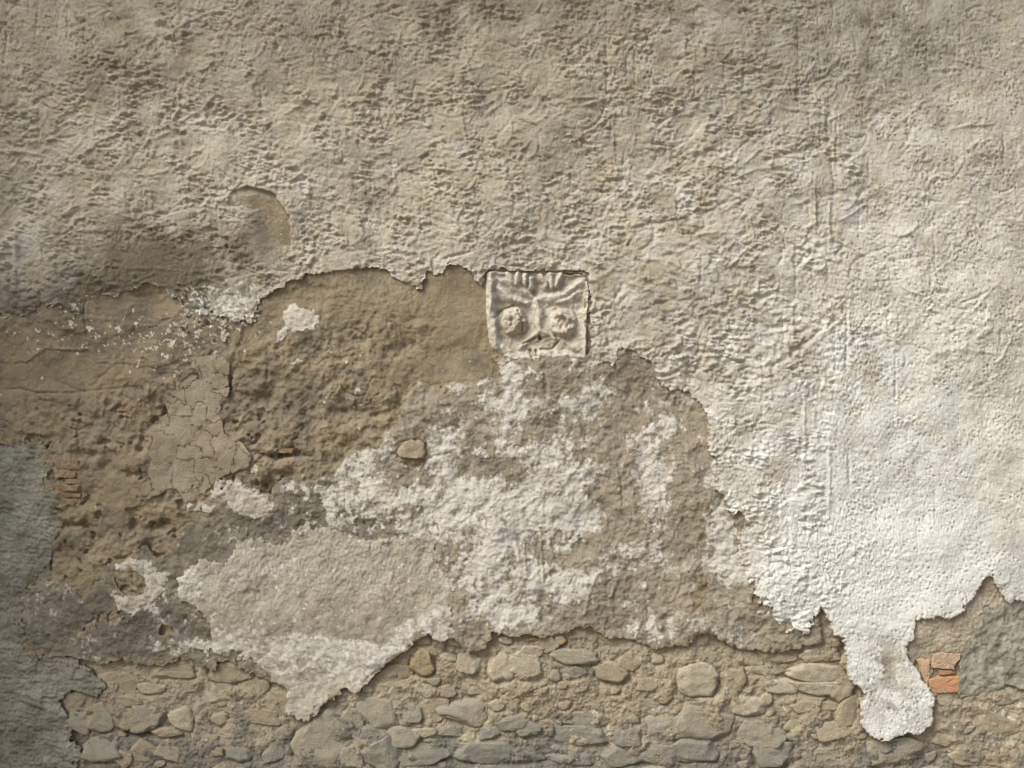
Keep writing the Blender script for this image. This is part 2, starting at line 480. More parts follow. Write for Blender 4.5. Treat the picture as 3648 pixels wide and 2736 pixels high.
BROWN = [(-1200, 1000), (-1200, 2350)] + [(0, 2380)] + RIMEDGE + [(2980, 2100), (3400, 2060), (3480, 1960), (4900, 1960), (4900, 700), (-1200, 700)]
SCRATCH = RIMEDGE + [(2960, 2100), (2720, 1700), (2620, 1300), (2150, 1180), (2080, 1270), (1830, 1278), (1755, 1262), (1777, 1352), (1735, 1345), (1600, 1374), (1480, 1368), (1463, 1385), (1452, 1407), (1436, 1434),
           (1430, 1473), (1419, 1506), (1370, 1544), (1353, 1572), (1320, 1594), (1243, 1610), (1216, 1649), (1190, 1690), (1120, 1715), (1050, 1700), (1000, 1715), (960, 1760),
           (860, 1720), (770, 1740), (690, 1850), (640, 1880), (610, 1950), (560, 1990), (520, 1950), (440, 1985), (350, 2045), (330, 2110), (290, 2125), (262, 2085), (205, 2060), (140, 2060),
           (80, 2120), (20, 2180), (40, 2300), (150, 2330)]
FLAT = [(847, 1917), (880, 1923), (978, 1917), (1044, 1901), (1127, 1879), (1216, 1873), (1290, 1906), (1381, 1923), (1524, 1906), (1551, 1923), (1568, 1978), (1595, 2060),
        (1612, 2110), (1601, 2154), (1612, 2209), (1625, 2262), (1568, 2264), (1524, 2260), (1491, 2266), (1458, 2308), (1397, 2352), (1342, 2396), (1287, 2445), (1216, 2455), (1150, 2510),
        (1102, 2572), (1061, 2561), (1028, 2533), (1022, 2506), (1011, 2467), (984, 2434), (940, 2400), (900, 2350), (850, 2325), (742, 2318), (690, 2300), (760, 2285), (742, 2247), (726, 2209),
        (709, 2159), (654, 2137), (643, 2099), (621, 2044), (660, 2040), (704, 2005), (764, 1994), (813, 1994), (841, 1983)]
CRACK = [(764, 1269), (797, 1269), (819, 1297), (814, 1352), (814, 1396), (792, 1440), (781, 1467), (792, 1511), (803, 1544), (836, 1561), (858, 1572), (885, 1605), (902, 1632),
         (880, 1665), (836, 1682), (797, 1693), (759, 1720), (731, 1748), (660, 1786), (627, 1753), (594, 1737), (566, 1764), (500, 1786), (489, 1770), (511, 1726), (528, 1704),
         (533, 1638), (528, 1588), (539, 1533), (572, 1484), (599, 1473), (583, 1440), (599, 1407), (638, 1368), (649, 1330), (676, 1319), (682, 1291), (715, 1269)]
CEMENT = [(-1200, 1540), (0, 1556), (33, 1572), (82, 1566), (137, 1577), (170, 1605), (165, 1621), (150, 1630), (181, 1638), (176, 1709), (187, 1737), (203, 1753), (220, 1792),
          (214, 1857), (209, 1934), (192, 1972), (159, 2000), (148, 2038), (126, 2077), (88, 2110), (71, 2154), (82, 2198), (121, 2231), (181, 2258), (154, 2280), (126, 2302),
          (143, 2335), (236, 2335), (308, 2363), (330, 2401), (335, 2440), (324, 2462), (286, 2473), (242, 2473), (225, 2484), (220, 2511), (236, 2539), (247, 2583), (247, 2627),
          (220, 2643), (264, 2654), (286, 2682), (286, 2715), (275, 2760), (260, 3000), (-1200, 3000)]
GREEN = [(3476, 2165), (3498, 2198), (3471, 2258), (3454, 2291), (3424, 2352), (3412, 2379), (3424, 2407), (3418, 2462), (3427, 2484), (3454, 2486), (3531, 2473), (3603, 2448),
         (3700, 2465), (4000, 2440), (4100, 2200), (3608, 2130), (3564, 2165), (3510, 2143)]
SAND = [(3180, 2230), (3240, 2160), (3420, 2110), (3490, 2020), (3545, 2030), (3600, 2120), (3700, 2140), (3700, 2200), (3500, 2260), (3455, 2330), (3430, 2345), (3424, 2330), (3330, 2322),
        (3318, 2345), (3270, 2350), (3255, 2400), (3200, 2350)]

fuzzy = np.clip(blobs([(0.7, 2600, 1900, 80, 120), (1, 2680, 2080, 110, 120), (1, 2780, 2190, 110, 80), (1, 760, 1120, 150, 90), (0.8, 330, 1090, 200, 60)]), 0, 1)
cusp = 6.0 * (0.8 - np.abs(noise(T_rag, 444, 1234))) + 3.0 * (0.8 - np.abs(noise(T_edge, 44, 234)))
s_stucco = poly_sdf(STUCCO) + 1.5 * rag + 1.0 * edg + cusp + fuzzy * (26 * noise(T_spk2, 90, 700) + 9 * noise(T_spk, 33, 70))
s_hole = poly_sdf(HOLE) + 2.5 * rag2
s_plaq = poly_sdf(PLAQ)
# feathered borders: along the lower left of the hole and the stained left side the coat thins out to nothing
s_stucco = np.minimum(s_stucco, -s_plaq + 4.0)
s_brown = poly_sdf(BROWN) + 5.0 * rag2 + 2.0 * edg2
s_scratch = poly_sdf(SCRATCH) + 5.0 * rag2 + 2.2 * edg2
s_flat = poly_sdf(FLAT) + 7 * rag + 3.0 * edg + 12 * sstep(1000, 800, X) * noise(T_spk2, 400, 77) + 1.5 * noise(T_spk, 5, 77)
s_crack = poly_sdf(CRACK) + 2.5 * rag
s_cement = poly_sdf(CEMENT) + 9.0 * rag + 2.5 * edg + 14 * noise(T_spk2, 50, 7)
s_green = poly_sdf(GREEN) + 5.0 * rag
s_sand = poly_sdf(SAND) + 3.0 * rag

# holes knocked through the scratch coat
def ell_sdf(cx, cy, rx, ry, ang=0):
    a = math.radians(ang)
    u = ((X - cx) * math.cos(a) + (Y - cy) * math.sin(a)) / rx
    v = (-(X - cx) * math.sin(a) + (Y - cy) * math.cos(a)) / ry
    return ((1 - np.sqrt(u * u + v * v)) * min(rx, ry)).astype(F)
ROUND = ell_sdf(468, 2076, 58, 44, 15)
s_scratch = np.minimum(s_scratch, -(ROUND + 2.0 * rag))
CUP = ell_sdf(1470, 1612, 58, 50)
s_scratch = np.minimum(s_scratch, -(CUP + 1.5 * rag))
for (cx, cy, rx, ry, a) in ((2700, 2124, 26, 44, 10), (2482, 2135, 16, 28, -12), (2496, 2085, 10, 24, -25), (590, 2245, 26, 20, 0), (330, 2210, 46, 16, -35), (402, 2190, 34, 15, -60)):
    s_scratch = np.minimum(s_scratch, -(ell_sdf(cx, cy, rx, ry, a) + 5.0 * rag + 2 * edg))

# ================================================================== the stucco coat
soft = sstep(-0.6, 1.1, noise(T_mid, 300, 1200) + 0.5 * noise(T_low, 1500, 700))      # smooth trowelled places
hmask = sstep(-0.7, 0.6, noise(T_mid, 2100, 200) + 0.25)
right = sstep(2750, 3150, X + 90 * noise(T_mid, 700, 50))
f1 = noise(T_f1); f5 = noise(T_f5, 40, 40)
f2 = noise(T_f2, 300, 0); f3 = noise(T_f3, 900, 0)
f4 = noise(T_f4)
dab = f5; dab2 = noise(T_f1, 1200, 900)
vmask = np.clip(blobs([(1, 230, 70, 190, 130), (0.9, 2230, 230, 190, 150), (0.8, 2900, 230, 130, 300), (0.9, 3010, 1230, 130, 260), (0.7, 2600, 1640, 140, 200),
                       (0.8, 1100, 60, 200, 120), (0.7, 3000, 1950, 260, 200), (0.6, 2150, 1210, 90, 90), (0.6, 1050, 820, 110, 120)]), 0, 1)
amp = 1.3 * (0.45 + 0.85 * (1 - soft)) * (1 - (0.30 + 0.45 * sstep(1100, 1700, Y)) * right)
crest = np.clip(1.0 - np.abs(f5 * 0.5 + f2 * 0.8) * 1.8, 0, 1)
Hs = 0.74 * amp * (0.6 * f5 + 1.4 * f1 + hmask * (1 - 0.6 * right) * (1.9 * f2 + 1.5 * f3) + 2.6 * hmask * crest * (1 - right)) + 1.25 * (0.36 + 0.05 * right + vmask) * f4
pit = noise(T_pit, 0, 600)
Hs += 0.9 * right * noise(T_mid, 1010, 300)
Hs -= (1.5 + 4.2 * right) * sstep(1.15, 2.1, pit + 0.3 * noise(T_mid, 5, 900))
dens = np.clip((1 - 0.75 * soft) * (1 - 0.55 * right) * (Y < 1500), 0.05, 1)
rs = np.random.RandomState(8)
for _ in range(26):      # the seam between two day's work: long vertical trowel marks
    x0 = rs.normal(2945, 48); y0 = rs.uniform(-40, 1650); l = rs.uniform(90, 380)
    stroke(Hs, [(x0, y0), (x0 + rs.normal(0, 4), y0 + l * 0.5), (x0 + rs.normal(0, 6), y0 + l)], rs.uniform(3.8, 7), rs.choice([-1, -1, 1]) * rs.uniform(2, 4.5))
for _ in range(130):
    x0 = rs.uniform(0, 3640); y0 = rs.uniform(-40, 1900); l = rs.uniform(50, 170)
    stroke(Hs, [(x0, y0), (x0 + rs.normal(0, 4), y0 + l)], rs.uniform(3.5, 5), -rs.uniform(1.5, 3.5))
worms(Hs, 1700, (-30, -30, 3650, 1350), dens, lambda x, y, r: (0.15 + r.normal(0, 0.45)) if r.rand() < 0.62 else r.uniform(0, 6.28), seed=21, w=(3.6, 6.0), amp=(1.8, 4.4), neg=0.45, length=(50, 190))
worms(Hs, 240, (2100, 900, 3650, 2200), np.clip(0.7 - 0.4 * soft, 0.1, 1), lambda x, y, r: 1.45 + r.normal(0, 0.3), seed=22, length=(30, 130), w=(5, 8), amp=(1.0, 2.4), neg=0.55)
worms(Hs, 320, (2000, 700, 3000, 1350), np.clip(1 - 0.7 * soft, 0.1, 1), lambda x, y, r: 0.1 + r.normal(0, 0.2), seed=23, length=(60, 170), w=(5, 9), amp=(2, 4.5), neg=0.6)
for pts, w, a in (([(3012, 1085), (3014, 1190), (3010, 1340)], 5, -6), ([(2943, 401), (2950, 480), (2954, 594)], 8, -7), ([(2839, 55), (2842, 240), (2844, 407)], 6, -5),
                  ([(132, -20), (133, 70), (130, 137)], 5, -5), ([(208, 20), (209, 125)], 5, -4), ([(243, 25), (243, 145)], 4, -4), ([(26, 60), (30, 155)], 5, -5),
                  ([(2156, 137), (2160, 220), (2161, 302)], 6, -6), ([(2228, 180), (2233, 302)], 5, -5), ([(2261, 160), (2260, 330)], 4, -4),
                  ([(3022, 1605), (3024, 1680), (3028, 1740)], 6, -5), ([(181, 434), (200, 470), (237, 530)], 5, -4.5), ([(106, 610), (118, 650), (130, 690)], 7, -6), ([(57, 690), (64, 720), (72, 750)], 7, -7),
                  ([(1498, 330), (1520, 370), (1560, 425)], 5, -4.5), ([(2200, 590), (2230, 640), (2262, 690)], 5, -4.5), ([(1260, 370), (1280, 440)], 6, -5), ([(3570, 490), (3572, 580)], 5, -5),
                  ([(3095, 560), (3098, 625)], 5, -5), ([(2710, 570), (2830, 545), (2890, 535)], 7, -5), ([(1100, 620), (1104, 760)], 5, 4), ([(3190, 1250), (3190, 1430)], 4, -4),
                  ([(3560, 1170), (3558, 1230)], 5, -4), ([(1800, 960), (1780, 880)], 8, 4), ([(1722, 930), (1712, 1000)], 10, 5), ([(2165, 1180), (2168, 1240)], 6, -6)):
    stroke(Hs, pts, w, a)
feather = np.clip(1 - 0.9 * blobs([(1.0, 430, 1085, 300, 60)]) - 0.9 * fuzzy, 0, 1)
smear = np.clip(blobs([(0.9, 620, 960, 190, 110), (0.8, 330, 1060, 200, 60), (0.8, 940, 800, 90, 110)]), 0, 1)
Hs *= 1 - 0.5 * smear
hole_in = sstep(-1.0, 3.0, s_hole)
hd = np.full(X.shape, 1e9, F)
NE = [(893, 668), (934, 676), (984, 693), (995, 720), (1011, 750), (1031, 770), (1036, 825), (1034, 860)]
for (x0, y0), (x1, y1) in zip(NE[:-1], NE[1:]):
    t_ = np.clip(((X - x0) * (x1 - x0) + (Y - y0) * (y1 - y0)) / ((x1 - x0) ** 2 + (y1 - y0) ** 2), 0, 1)
    hd = np.minimum(hd, (X - x0 - t_ * (x1 - x0)) ** 2 + (Y - y0 - t_ * (y1 - y0)) ** 2)
hole_fade = np.exp(-np.sqrt(hd) / 62.0) * sstep(915, 830, Y)
Hs *= 1 - 0.9 * hole_in * sstep(0.02, 0.45, hole_fade)
h_stucco = U + 2.0 + 5.5 * feather + Hs - 16 * hole_in * hole_fade
for pts, w, a in (([(72, 790), (62, 860), (68, 920), (58, 990), (64, 1060)], 11, 9), ([(18, 870), (40, 850), (52, 835)], 12, 8), ([(-20, 905), (14, 890), (40, 865)], 12, 7), ([(78, 850), (66, 900)], 9, 5), ([(-30, 830), (30, 812), (60, 800)], 14, -7),
                  ([(-30, 985), (10, 1000), (36, 1030)], 16, 7), ([(40, 900), (44, 960), (40, 1030)], 9, -7), ([(100, 905), (104, 950), (98, 1000)], 8, -4), ([(140, 1000), (150, 1040), (150, 1090)], 5, -5), ([(-30, 940), (20, 925)], 8, -6)):
    stroke(h_stucco, pts, w, a)
# the tongue hanging at the lower right curls away from the rubble
h_stucco += 2 * sstep(2250, 2600, Y) * (X > 2900) * (X < 3400)

lowx = noise(T_low, 2500, 500); midx = noise(T_mid, 1300, 400)
lime_light_s = 0.92 * sstep(1900, 3500, X + 0.22 * (Y - 900) + 120 * midx) * (0.62 + 0.38 * sstep(150, 1000, Y))  # limewash, whiter rightward; also paints the light gradient into the colour
lime_light_s += blobs([(0.75, 3130, 2040, 330, 260), (0.2, 2900, 1800, 250, 300), (0.15, 3200, 1300, 420, 420), (0.12, 2600, 1500, 200, 220), (0.5, 2790, 2180, 140, 110), (0.3, 3150, 2450, 170, 240),  # first blob paints the soft lower-right brightening as whiter lime
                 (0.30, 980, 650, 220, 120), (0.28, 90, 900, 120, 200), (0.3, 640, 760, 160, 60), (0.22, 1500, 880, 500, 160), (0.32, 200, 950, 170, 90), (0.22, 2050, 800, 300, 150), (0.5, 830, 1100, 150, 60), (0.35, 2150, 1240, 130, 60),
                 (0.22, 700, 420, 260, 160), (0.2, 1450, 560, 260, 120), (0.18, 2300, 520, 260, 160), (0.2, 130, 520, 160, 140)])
lime_light_s *= 1 - 0.95 * np.clip(blob(3150, 2360, 75, 110) + blob(3195, 2530, 70, 55), 0, 1) * sstep(-0.6, 0.6, noise(T_spk2, 11, 500) + 0.4)
lime_light_s *= np.clip(0.76 + 0.24 * sstep(700, 1900, Y + 120 * midx), 0, 1) * (1 - 0.35 * blob(3600, 300, 600, 600) - 0.25 * blob(3700, 1300, 260, 900))
lime_light_s += 0.10 * right * noise(T_f4s, 50, 60)
lime_light_s = 0.85 * lime_light_s + 0.06 * noise(T_spk2, 200, 900) + 0.05 * midx + 0.35 * np.exp(-np.maximum(s_stucco, 0) / 28.0) * sstep(1000, 1700, X) * sstep(-0.3, 0.8, rag2)
lime_light_s = np.clip(lime_light_s, 0, 1)
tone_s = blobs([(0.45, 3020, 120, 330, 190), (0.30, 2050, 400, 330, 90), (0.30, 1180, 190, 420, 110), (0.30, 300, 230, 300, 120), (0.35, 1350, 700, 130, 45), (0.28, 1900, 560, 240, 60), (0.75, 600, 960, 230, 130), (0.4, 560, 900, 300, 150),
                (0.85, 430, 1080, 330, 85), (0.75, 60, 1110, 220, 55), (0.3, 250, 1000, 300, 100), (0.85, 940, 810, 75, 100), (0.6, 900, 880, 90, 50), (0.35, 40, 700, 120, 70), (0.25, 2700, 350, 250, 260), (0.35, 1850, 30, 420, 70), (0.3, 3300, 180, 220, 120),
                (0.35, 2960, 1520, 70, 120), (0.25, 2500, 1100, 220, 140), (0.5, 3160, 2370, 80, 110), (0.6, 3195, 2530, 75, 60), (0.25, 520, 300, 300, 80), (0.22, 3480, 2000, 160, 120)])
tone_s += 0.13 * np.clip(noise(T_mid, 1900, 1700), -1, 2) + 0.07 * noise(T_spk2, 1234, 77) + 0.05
tone_s = np.clip(np.maximum(tone_s, 0.45 * hole_in * np.sqrt(hole_fade)), 0, 1)
lime_light_s *= 1 - hole_in * hole_fade
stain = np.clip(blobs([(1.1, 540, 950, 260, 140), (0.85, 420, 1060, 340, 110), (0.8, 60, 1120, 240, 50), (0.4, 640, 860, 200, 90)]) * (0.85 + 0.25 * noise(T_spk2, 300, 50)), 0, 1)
lime_light_s *= 1 - stain
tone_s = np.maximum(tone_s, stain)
# flecks of the white skin on the stained side
fl = blobs([(1.0, 800, 1090, 170, 80), (0.55, 350, 1110, 200, 60), (0.5, 250, 1190, 200, 50)])
fleck = sstep(0.55, 0.8, 0.75 * fl + 0.33 * noise(T_spk, 500, 20)) * sstep(0.1, 0.35, fl)
lime_light_s = np.maximum(lime_light_s, 0.75 * fleck)
tone_s *= 1 - 0.8 * fleck
sheet('stucco_coat', s_stucco, h_stucco, 11, M_stucco, tone_s, lime_light_s, edge_w=4, rim=1.2)
chip = hole_in * hole_fade
cov = (s_stucco > 16) & ~(chip > 0.02)

# ================================================================== grey cement, lower left
Hc = 2.4 * noise(T_mid, 77, 1500) + 1.3 * noise(T_f2, 900, 20) + 1.0 * noise(T_g1, 200, 50) + 1.6 * noise(T_grit, 50, 900)
for pts, w, a in (([(0, 2468), (60, 2490), (150, 2512)], 9, -6), ([(20, 2478), (110, 2505), (170, 2530)], 7, 6), ([(50, 2505), (150, 2530)], 7, -5), ([(130, 2370), (125, 2460)], 3.5, -4)):
    stroke(Hc, pts, w, a)
lime_c = np.clip(0.25 * noise(T_spk2, 800, 300) + blobs([(0.6, 100, 1700, 120, 200), (0.4, 130, 2450, 170, 60), (0.5, 240, 2670, 50, 60), (0.35, 60, 1950, 90, 160)]), 0, 0.8)
tone_c = np.clip(blobs([(0.8, 20, 1620, 90, 60), (0.5, 60, 2100, 100, 90), (0.5, 60, 2680, 160, 90), (0.4, 130, 2250, 80, 80)]) + 0.2 * noise(T_mid, 50, 50) + 0.3 * sstep(1.2, 2.0, noise(T_pit, 40, 40)), 0, 1)
sheet('grey_cement_patch', s_cement, U - 4.0 + Hc, 14, M_cement, tone_c, lime_c, edge_w=3)
cov_c = s_cement > 14

# ================================================================== crackled patch made of separate flakes
cp = sheet  # alias only for brevity
crk = link(bpy.data.objects.new('crackled_plaster_patch', None), wall)
r = np.random.RandomState(5)
seeds = []
while len(seeds) < 46:
    p = (r.uniform(485, 905), r.uniform(1265, 1790))
    if all((p[0] - a) ** 2 + (p[1] - b) ** 2 > 45 ** 2 for a, b in seeds):
        seeds.append(p)
    elif r.rand() < 0.002: break
sj, si = window(470, 920, 1250, 1805)
wxx = X[sj, si] + 9 * samp(T_w1, X[sj, si], Y[sj, si], 10, 10) + 2 * fine[sj, si]; wyy = Y[sj, si] + 9 * samp(T_w2, X[sj, si], Y[sj, si], 10, 10)
D = np.stack([np.sqrt((wxx - a) ** 2 + (wyy - b) ** 2) for a, b in seeds])
o2 = np.sort(D, axis=0)
lab = D.argmin(0)
gap = (o2[1] - o2[0]) * 0.5 - 0.1 - 0.5 * np.clip(samp(T_mid, X[sj, si], Y[sj, si], 60, 60), -1, 1)
Hk = 1.3 * noise(T_mid, 410, 410) + 0.6 * noise(T_f5, 30, 70) + 0.3 * noise(T_grit, 0, 9)
h_crack = U + 1.5 + Hk
tone_k = np.clip(0.18 * noise(T_spk2, 5, 5) + 0.25, 0, 1)
nflake = 0
sheet('patch_bed', s_crack - 2.0, h_crack - 1.1, 10, M_crack, np.clip(tone_k + 0.15, 0, 1), None, parent=crk, edge_w=0)
for k in range(len(seeds)):
    full = np.full(X.shape, -90, F)
    full[sj, si] = np.minimum(np.where(lab == k, gap, -20), s_crack[sj, si])
    if (full > 2).sum() < 12: continue
    hk = h_crack + r.uniform(-0.7, 0.7) + r.normal(0, 0.01) * (X - seeds[k][0]) + r.normal(0, 0.01) * (Y - seeds[k][1])
    sheet('plaster_flake', full, hk, 6, M_crack, tone_k, None, parent=crk, rim=0.5, edge_w=0, edge_amt=0.0)
    nflake += 1

# ================================================================== flat skim of lime plaster, lower middle
Hf = 1.2 * noise(T_mid, 610, 410) + 1.0 * noise(T_f5, 130, 370) + 1.3 * noise(T_f4, 600, 30) * sstep(2260, 2100, Y) + 0.5 * noise(T_grit, 60, 60) + 0.8 * noise(T_g1, 77, 99) * sstep(2230, 2330, Y) - 1.4 * sstep(1.5, 2.4, noise(T_pit, 300, 5))
for pts, w, a in (([(1321, 1925), (1322, 1970)], 5, -4), ([(1568, 1950), (1582, 2010), (1596, 2065)], 6, 5), ([(1400, 2010), (1385, 2110)], 6, 3), ([(1460, 2040), (1465, 2120)], 6, 3)):
    stroke(Hf, pts, w, a)
GREYIN = [(850, 1935), (1000, 1925), (1120, 1900), (1216, 1892), (1400, 1930), (1540, 1930), (1560, 2000), (1580, 2090), (1590, 2110), (1560, 2140), (1480, 2200), (1420, 2240), (1380, 2290), (1290, 2292), (1216, 2285),
          (1130, 2270), (1050, 2250), (960, 2280), (900, 2330), (880, 2300), (800, 2270), (730, 2230), (720, 2150), (740, 2050), (840, 2010)]
s_grey = poly_sdf(GREYIN) + 5 * rag2 + 3 * fine
ringn = noise(T_spk, 90, 1200)
lime_f = sstep(10, -4, s_grey) * np.clip(0.66 + 0.28 * ringn, 0, 1) * (0.45 + 0.55 * np.clip(blob(1420, 2300, 330, 120) + blob(1100, 2330, 300, 90) + blob(660, 2060, 70, 60), 0, 1))
lime_f = np.maximum(lime_f, 0.25 * blob(900, 2020, 160, 80) + 0.3 * blob(700, 2080, 60, 60) + 0.2 * sstep(0.5, 1.6, noise(T_spk2, 44, 800)))
lime_f = np.maximum(lime_f, 0.8 * sstep(0.45, 0.7, 0.55 * blob(860, 2270, 160, 60) + 0.3 * ringn))
tail = blob(1180, 2460, 190, 110) + blob(1000, 2380, 120, 60)
lime_f *= 1 - 0.8 * np.clip(tail, 0, 1) * sstep(-0.7, 0.7, noise(T_sm, 300, 300) + 0.5 * noise(T_spk, 300, 300))
lime_f += 0.10 * noise(T_f4s, 9, 9) * (s_grey > 0)
tone_f = np.clip(0.22 * noise(T_sm2, 70, 300) + 0.45 * blob(1350, 2200, 300, 130) + 0.35 * blob(1000, 2230, 200, 60) + 0.15 * noise(T_spk2, 900, 44) + 0.35 * np.clip(tail, 0, 1) * (ringn > 0.2), 0, 1)
h_flat = U + 5.6 + Hf - 0.8 * sstep(6, -6, s_grey) * -1
sheet('skim_plaster_patch', s_flat, h_flat, 8, M_flat, tone_f, np.clip(lime_f, 0, 1), edge_w=0, rim=1.5)
cov_f = s_flat > 12

# ================================================================== scratch coat with remains of lime
Hb = 1.5 * noise(T_mid, 1500, 1100) + 1.3 * noise(T_f5, 700, 700) + 1.2 * noise(T_g1, 333, 500) + 0.7 * noise(T_grit, 20, 600) - 1.6 * sstep(1.3, 2.3, noise(T_pit, 90, 200))
worms(Hb, 480, (1150, 1350, 2900, 2320), np.full(X.shape, 0.8), lambda x, y, r: 1.1 + r.normal(0, 0.6), seed=31, length=(30, 110), amp=(1.2, 3.2), w=(4, 6.5))
for pts, w, a in (([(1837, 1912), (1848, 2000)], 4.5, 4), ([(1865, 1906), (1870, 1985), (1876, 2060)], 5, 5), ([(1925, 1890), (1930, 1990), (1936, 2082)], 5, 5.5), ([(1953, 1923), (1975, 2000)], 5, 4), ([(1985, 1934), (1991, 2000)], 4.5, 4),
                  ([(2200, 1640), (2215, 1730), (2222, 1824)], 5, -5), ([(2050, 1690), (2110, 1690), (2160, 1700), (2200, 1720)], 6, -4), ([(2088, 1630), (2062, 1672), (2072, 1690)], 6, -4), ([(1575, 1640), (1578, 1750)], 5, -3.5), ([(1940, 1320), (1945, 1370), (1940, 1420)], 8, -5),
                  ([(1230, 1700), (1229, 1830)], 4, -4), ([(2430, 1640), (2500, 1680), (2555, 1730)], 4, -4), ([(1520, 1500), (1560, 1530), (1620, 1515), (1660, 1540)], 7, -7), ([(1500, 1630), (1580, 1620), (1640, 1600)], 5, -3),
                  ([(2430, 1830), (2400, 1900), (2360, 1960)], 6, 3), ([(2540, 1700), (2600, 1740)], 5, 4), ([(2130, 2030), (2100, 2110), (2080, 2200)], 7, 4), ([(2200, 2060), (2170, 2150), (2190, 2210)], 6, 4), ([(2480, 2100), (2620, 2140), (2760, 2190)], 6, -3)):
    stroke(Hb, pts, w, a)
# the pocket with half a pebble in it
nb_ = noise(T_rag, 300, 2300) * 0.7 + noise(T_mid, 1150, 300)
Hb += 1.6 * sum(sstep(l - 0.03, l + 0.03, nb_) for l in (-0.6, 0.8)) - 1.6
Hb -= 10 * np.clip(blob(1478, 1668, 44, 40), 0, 1) + 8 * blob(1470, 1608, 60, 50)
lb = blobs([(0.9, 1640, 1420, 130, 50, 15), (0.85, 1830, 1385, 90, 60), (0.9, 1850, 1330, 90, 40), (0.8, 2040, 1340, 60, 80), (0.9, 1830, 1490, 50, 50), (0.4, 2110, 1400, 60, 90), (0.7, 1700, 1600, 190, 35), (0.8, 1960, 1600, 120, 30),
            (0.9, 1580, 1550, 60, 40), (1.0, 1960, 1720, 60, 90), (1.2, 2010, 1780, 100, 90), (0.9, 1850, 1740, 90, 80), (1.2, 1340, 1790, 90, 70), (0.9, 1250, 1680, 110, 60), (1.1, 1750, 1880, 300, 130), (0.9, 1620, 1790, 200, 80), (1.1, 1800, 2060, 200, 80), (0.9, 1980, 2080, 70, 60),
            (0.35, 2200, 1520, 110, 50), (0.55, 2330, 1620, 90, 120), (0.65, 2330, 1800, 40, 110), (0.28, 2360, 1520, 100, 80), (0.9, 2570, 1900, 60, 120), (1.0, 2620, 2000, 90, 90), (0.9, 2720, 2120, 90, 70), (0.6, 2260, 2160, 80, 80), (0.5, 2300, 2260, 90, 40), (0.7, 1830, 2220, 100, 50),
            (0.5, 2200, 1970, 60, 40), (0.5, 2320, 1980, 60, 40), (0.5, 1100, 1800, 120, 60), (0.5, 1180, 1760, 90, 60), (0.4, 860, 2280, 180, 50), (0.7, 470, 2130, 70, 40), (0.8, 540, 2085, 50, 50), (0.7, 500, 2030, 40, 30)])
nl = 0.52 * noise(T_sm, 640, 200) + 0.24 * noise(T_sm2, 1000, 640) + 0.27 * noise(T_spk, 1000, 640)
mixv = 1.02 * lb + 1.15 * nl * (0.35 + 0.65 * np.clip(lb * 1.5, 0, 1))
lime_b = sstep(0.50, 0.74, mixv) * 0.88
Hb += 0.9 * sstep(0.52, 0.62, mixv)
lime_b = np.maximum(lime_b, 0.46 * sstep(0.05, 0.5, mixv + 0.15 * noise(T_spk2, 7, 70)))
Hb += 0.35 * lime_b * noise(T_g1, 60, 160)
tone_b = np.clip(blobs([(1.0, 500, 2250, 420, 160), (0.9, 700, 1950, 250, 90), (0.85, 1080, 1760, 130, 90), (0.8, 350, 2130, 200, 130), (0.55, 1700, 1650, 180, 40), (0.4, 2080, 1470, 160, 60), (0.5, 1300, 1640, 60, 60), (0.95, 1050, 1870, 330, 45), (0.6, 1250, 1880, 200, 40), (0.25, 2050, 2150, 250, 100), (0.3, 1480, 1690, 90, 60)]) + 0.16 * noise(T_spk2, 60, 330), 0, 1)
h_scr = U + 0.5 + Hb + 4.5 * sstep(700, 1300, X) - 6.5 * sstep(1950, 2350, X)
notcov = cov | cov_c | cov_f | (s_crack > 12)
sheet('scratch_coat', s_scratch, h_scr, 24, M_scratch, tone_b, lime_b, cull=notcov, edge_w=5)

# ================================================================== brown earth plaster below
hpits = np.zeros_like(X)
for cx, cy, rx, ry, d in ((560, 1880, 40, 18, 14), (480, 1870, 14, 26, 12), (300, 1870, 22, 16, 14), (325, 1905, 14, 10, 12), (250, 1870, 30, 12, 10), (520, 1960, 26, 30, 12), (570, 1985, 40, 16, 10), (440, 1985, 20, 10, 8), (620, 1900, 10, 24, 8),
                          (1000, 1620, 90, 12, 16), (960, 1740, 40, 34, 15), (1040, 1770, 14, 30, 12), (1015, 1690, 40, 16, 8), (380, 1675, 20, 40, 10), (450, 1690, 30, 14, 8), (510, 1590, 14, 26, 14), (580, 1465, 14, 16, 16), (290, 1620, 60, 14, 10), (820, 1370, 10, 36, 12),
                          (1430, 1230, 60, 40, 5), (1300, 1470, 90, 20, 6), (1320, 1540, 60, 20, 6), (1440, 1440, 30, 60, 8), (960, 1380, 30, 40, 5), (1000, 1480, 40, 22, 6), (740, 1160, 14, 10, 8), (350, 1150, 60, 14, 3)):
    hpits += d * np.clip(1.35 * np.exp(-(((X - cx + 5 * rag) / rx) ** 2 + ((Y - cy + 5 * rag2) / ry) ** 2)), 0, 1)
rough_b = sstep(1200, 1330, Y + 0.25 * (X - 800)) * 1.05 + 0.4
Hbr = rough_b * (1.7 * noise(T_mid, 20, 1900) + 1.4 * noise(T_f5, 1200, 100) + 1.0 * noise(T_g1, 300, 100) + 0.6 * noise(T_grit, 900, 900)) + 0.5 * fine
worms(Hbr, 260, (0, 1130, 1400, 1900), np.full(X.shape, 0.7), lambda x, y, r: r.uniform(0, 6.28), seed=41, length=(40, 130), w=(5, 9), amp=(1.5, 4))
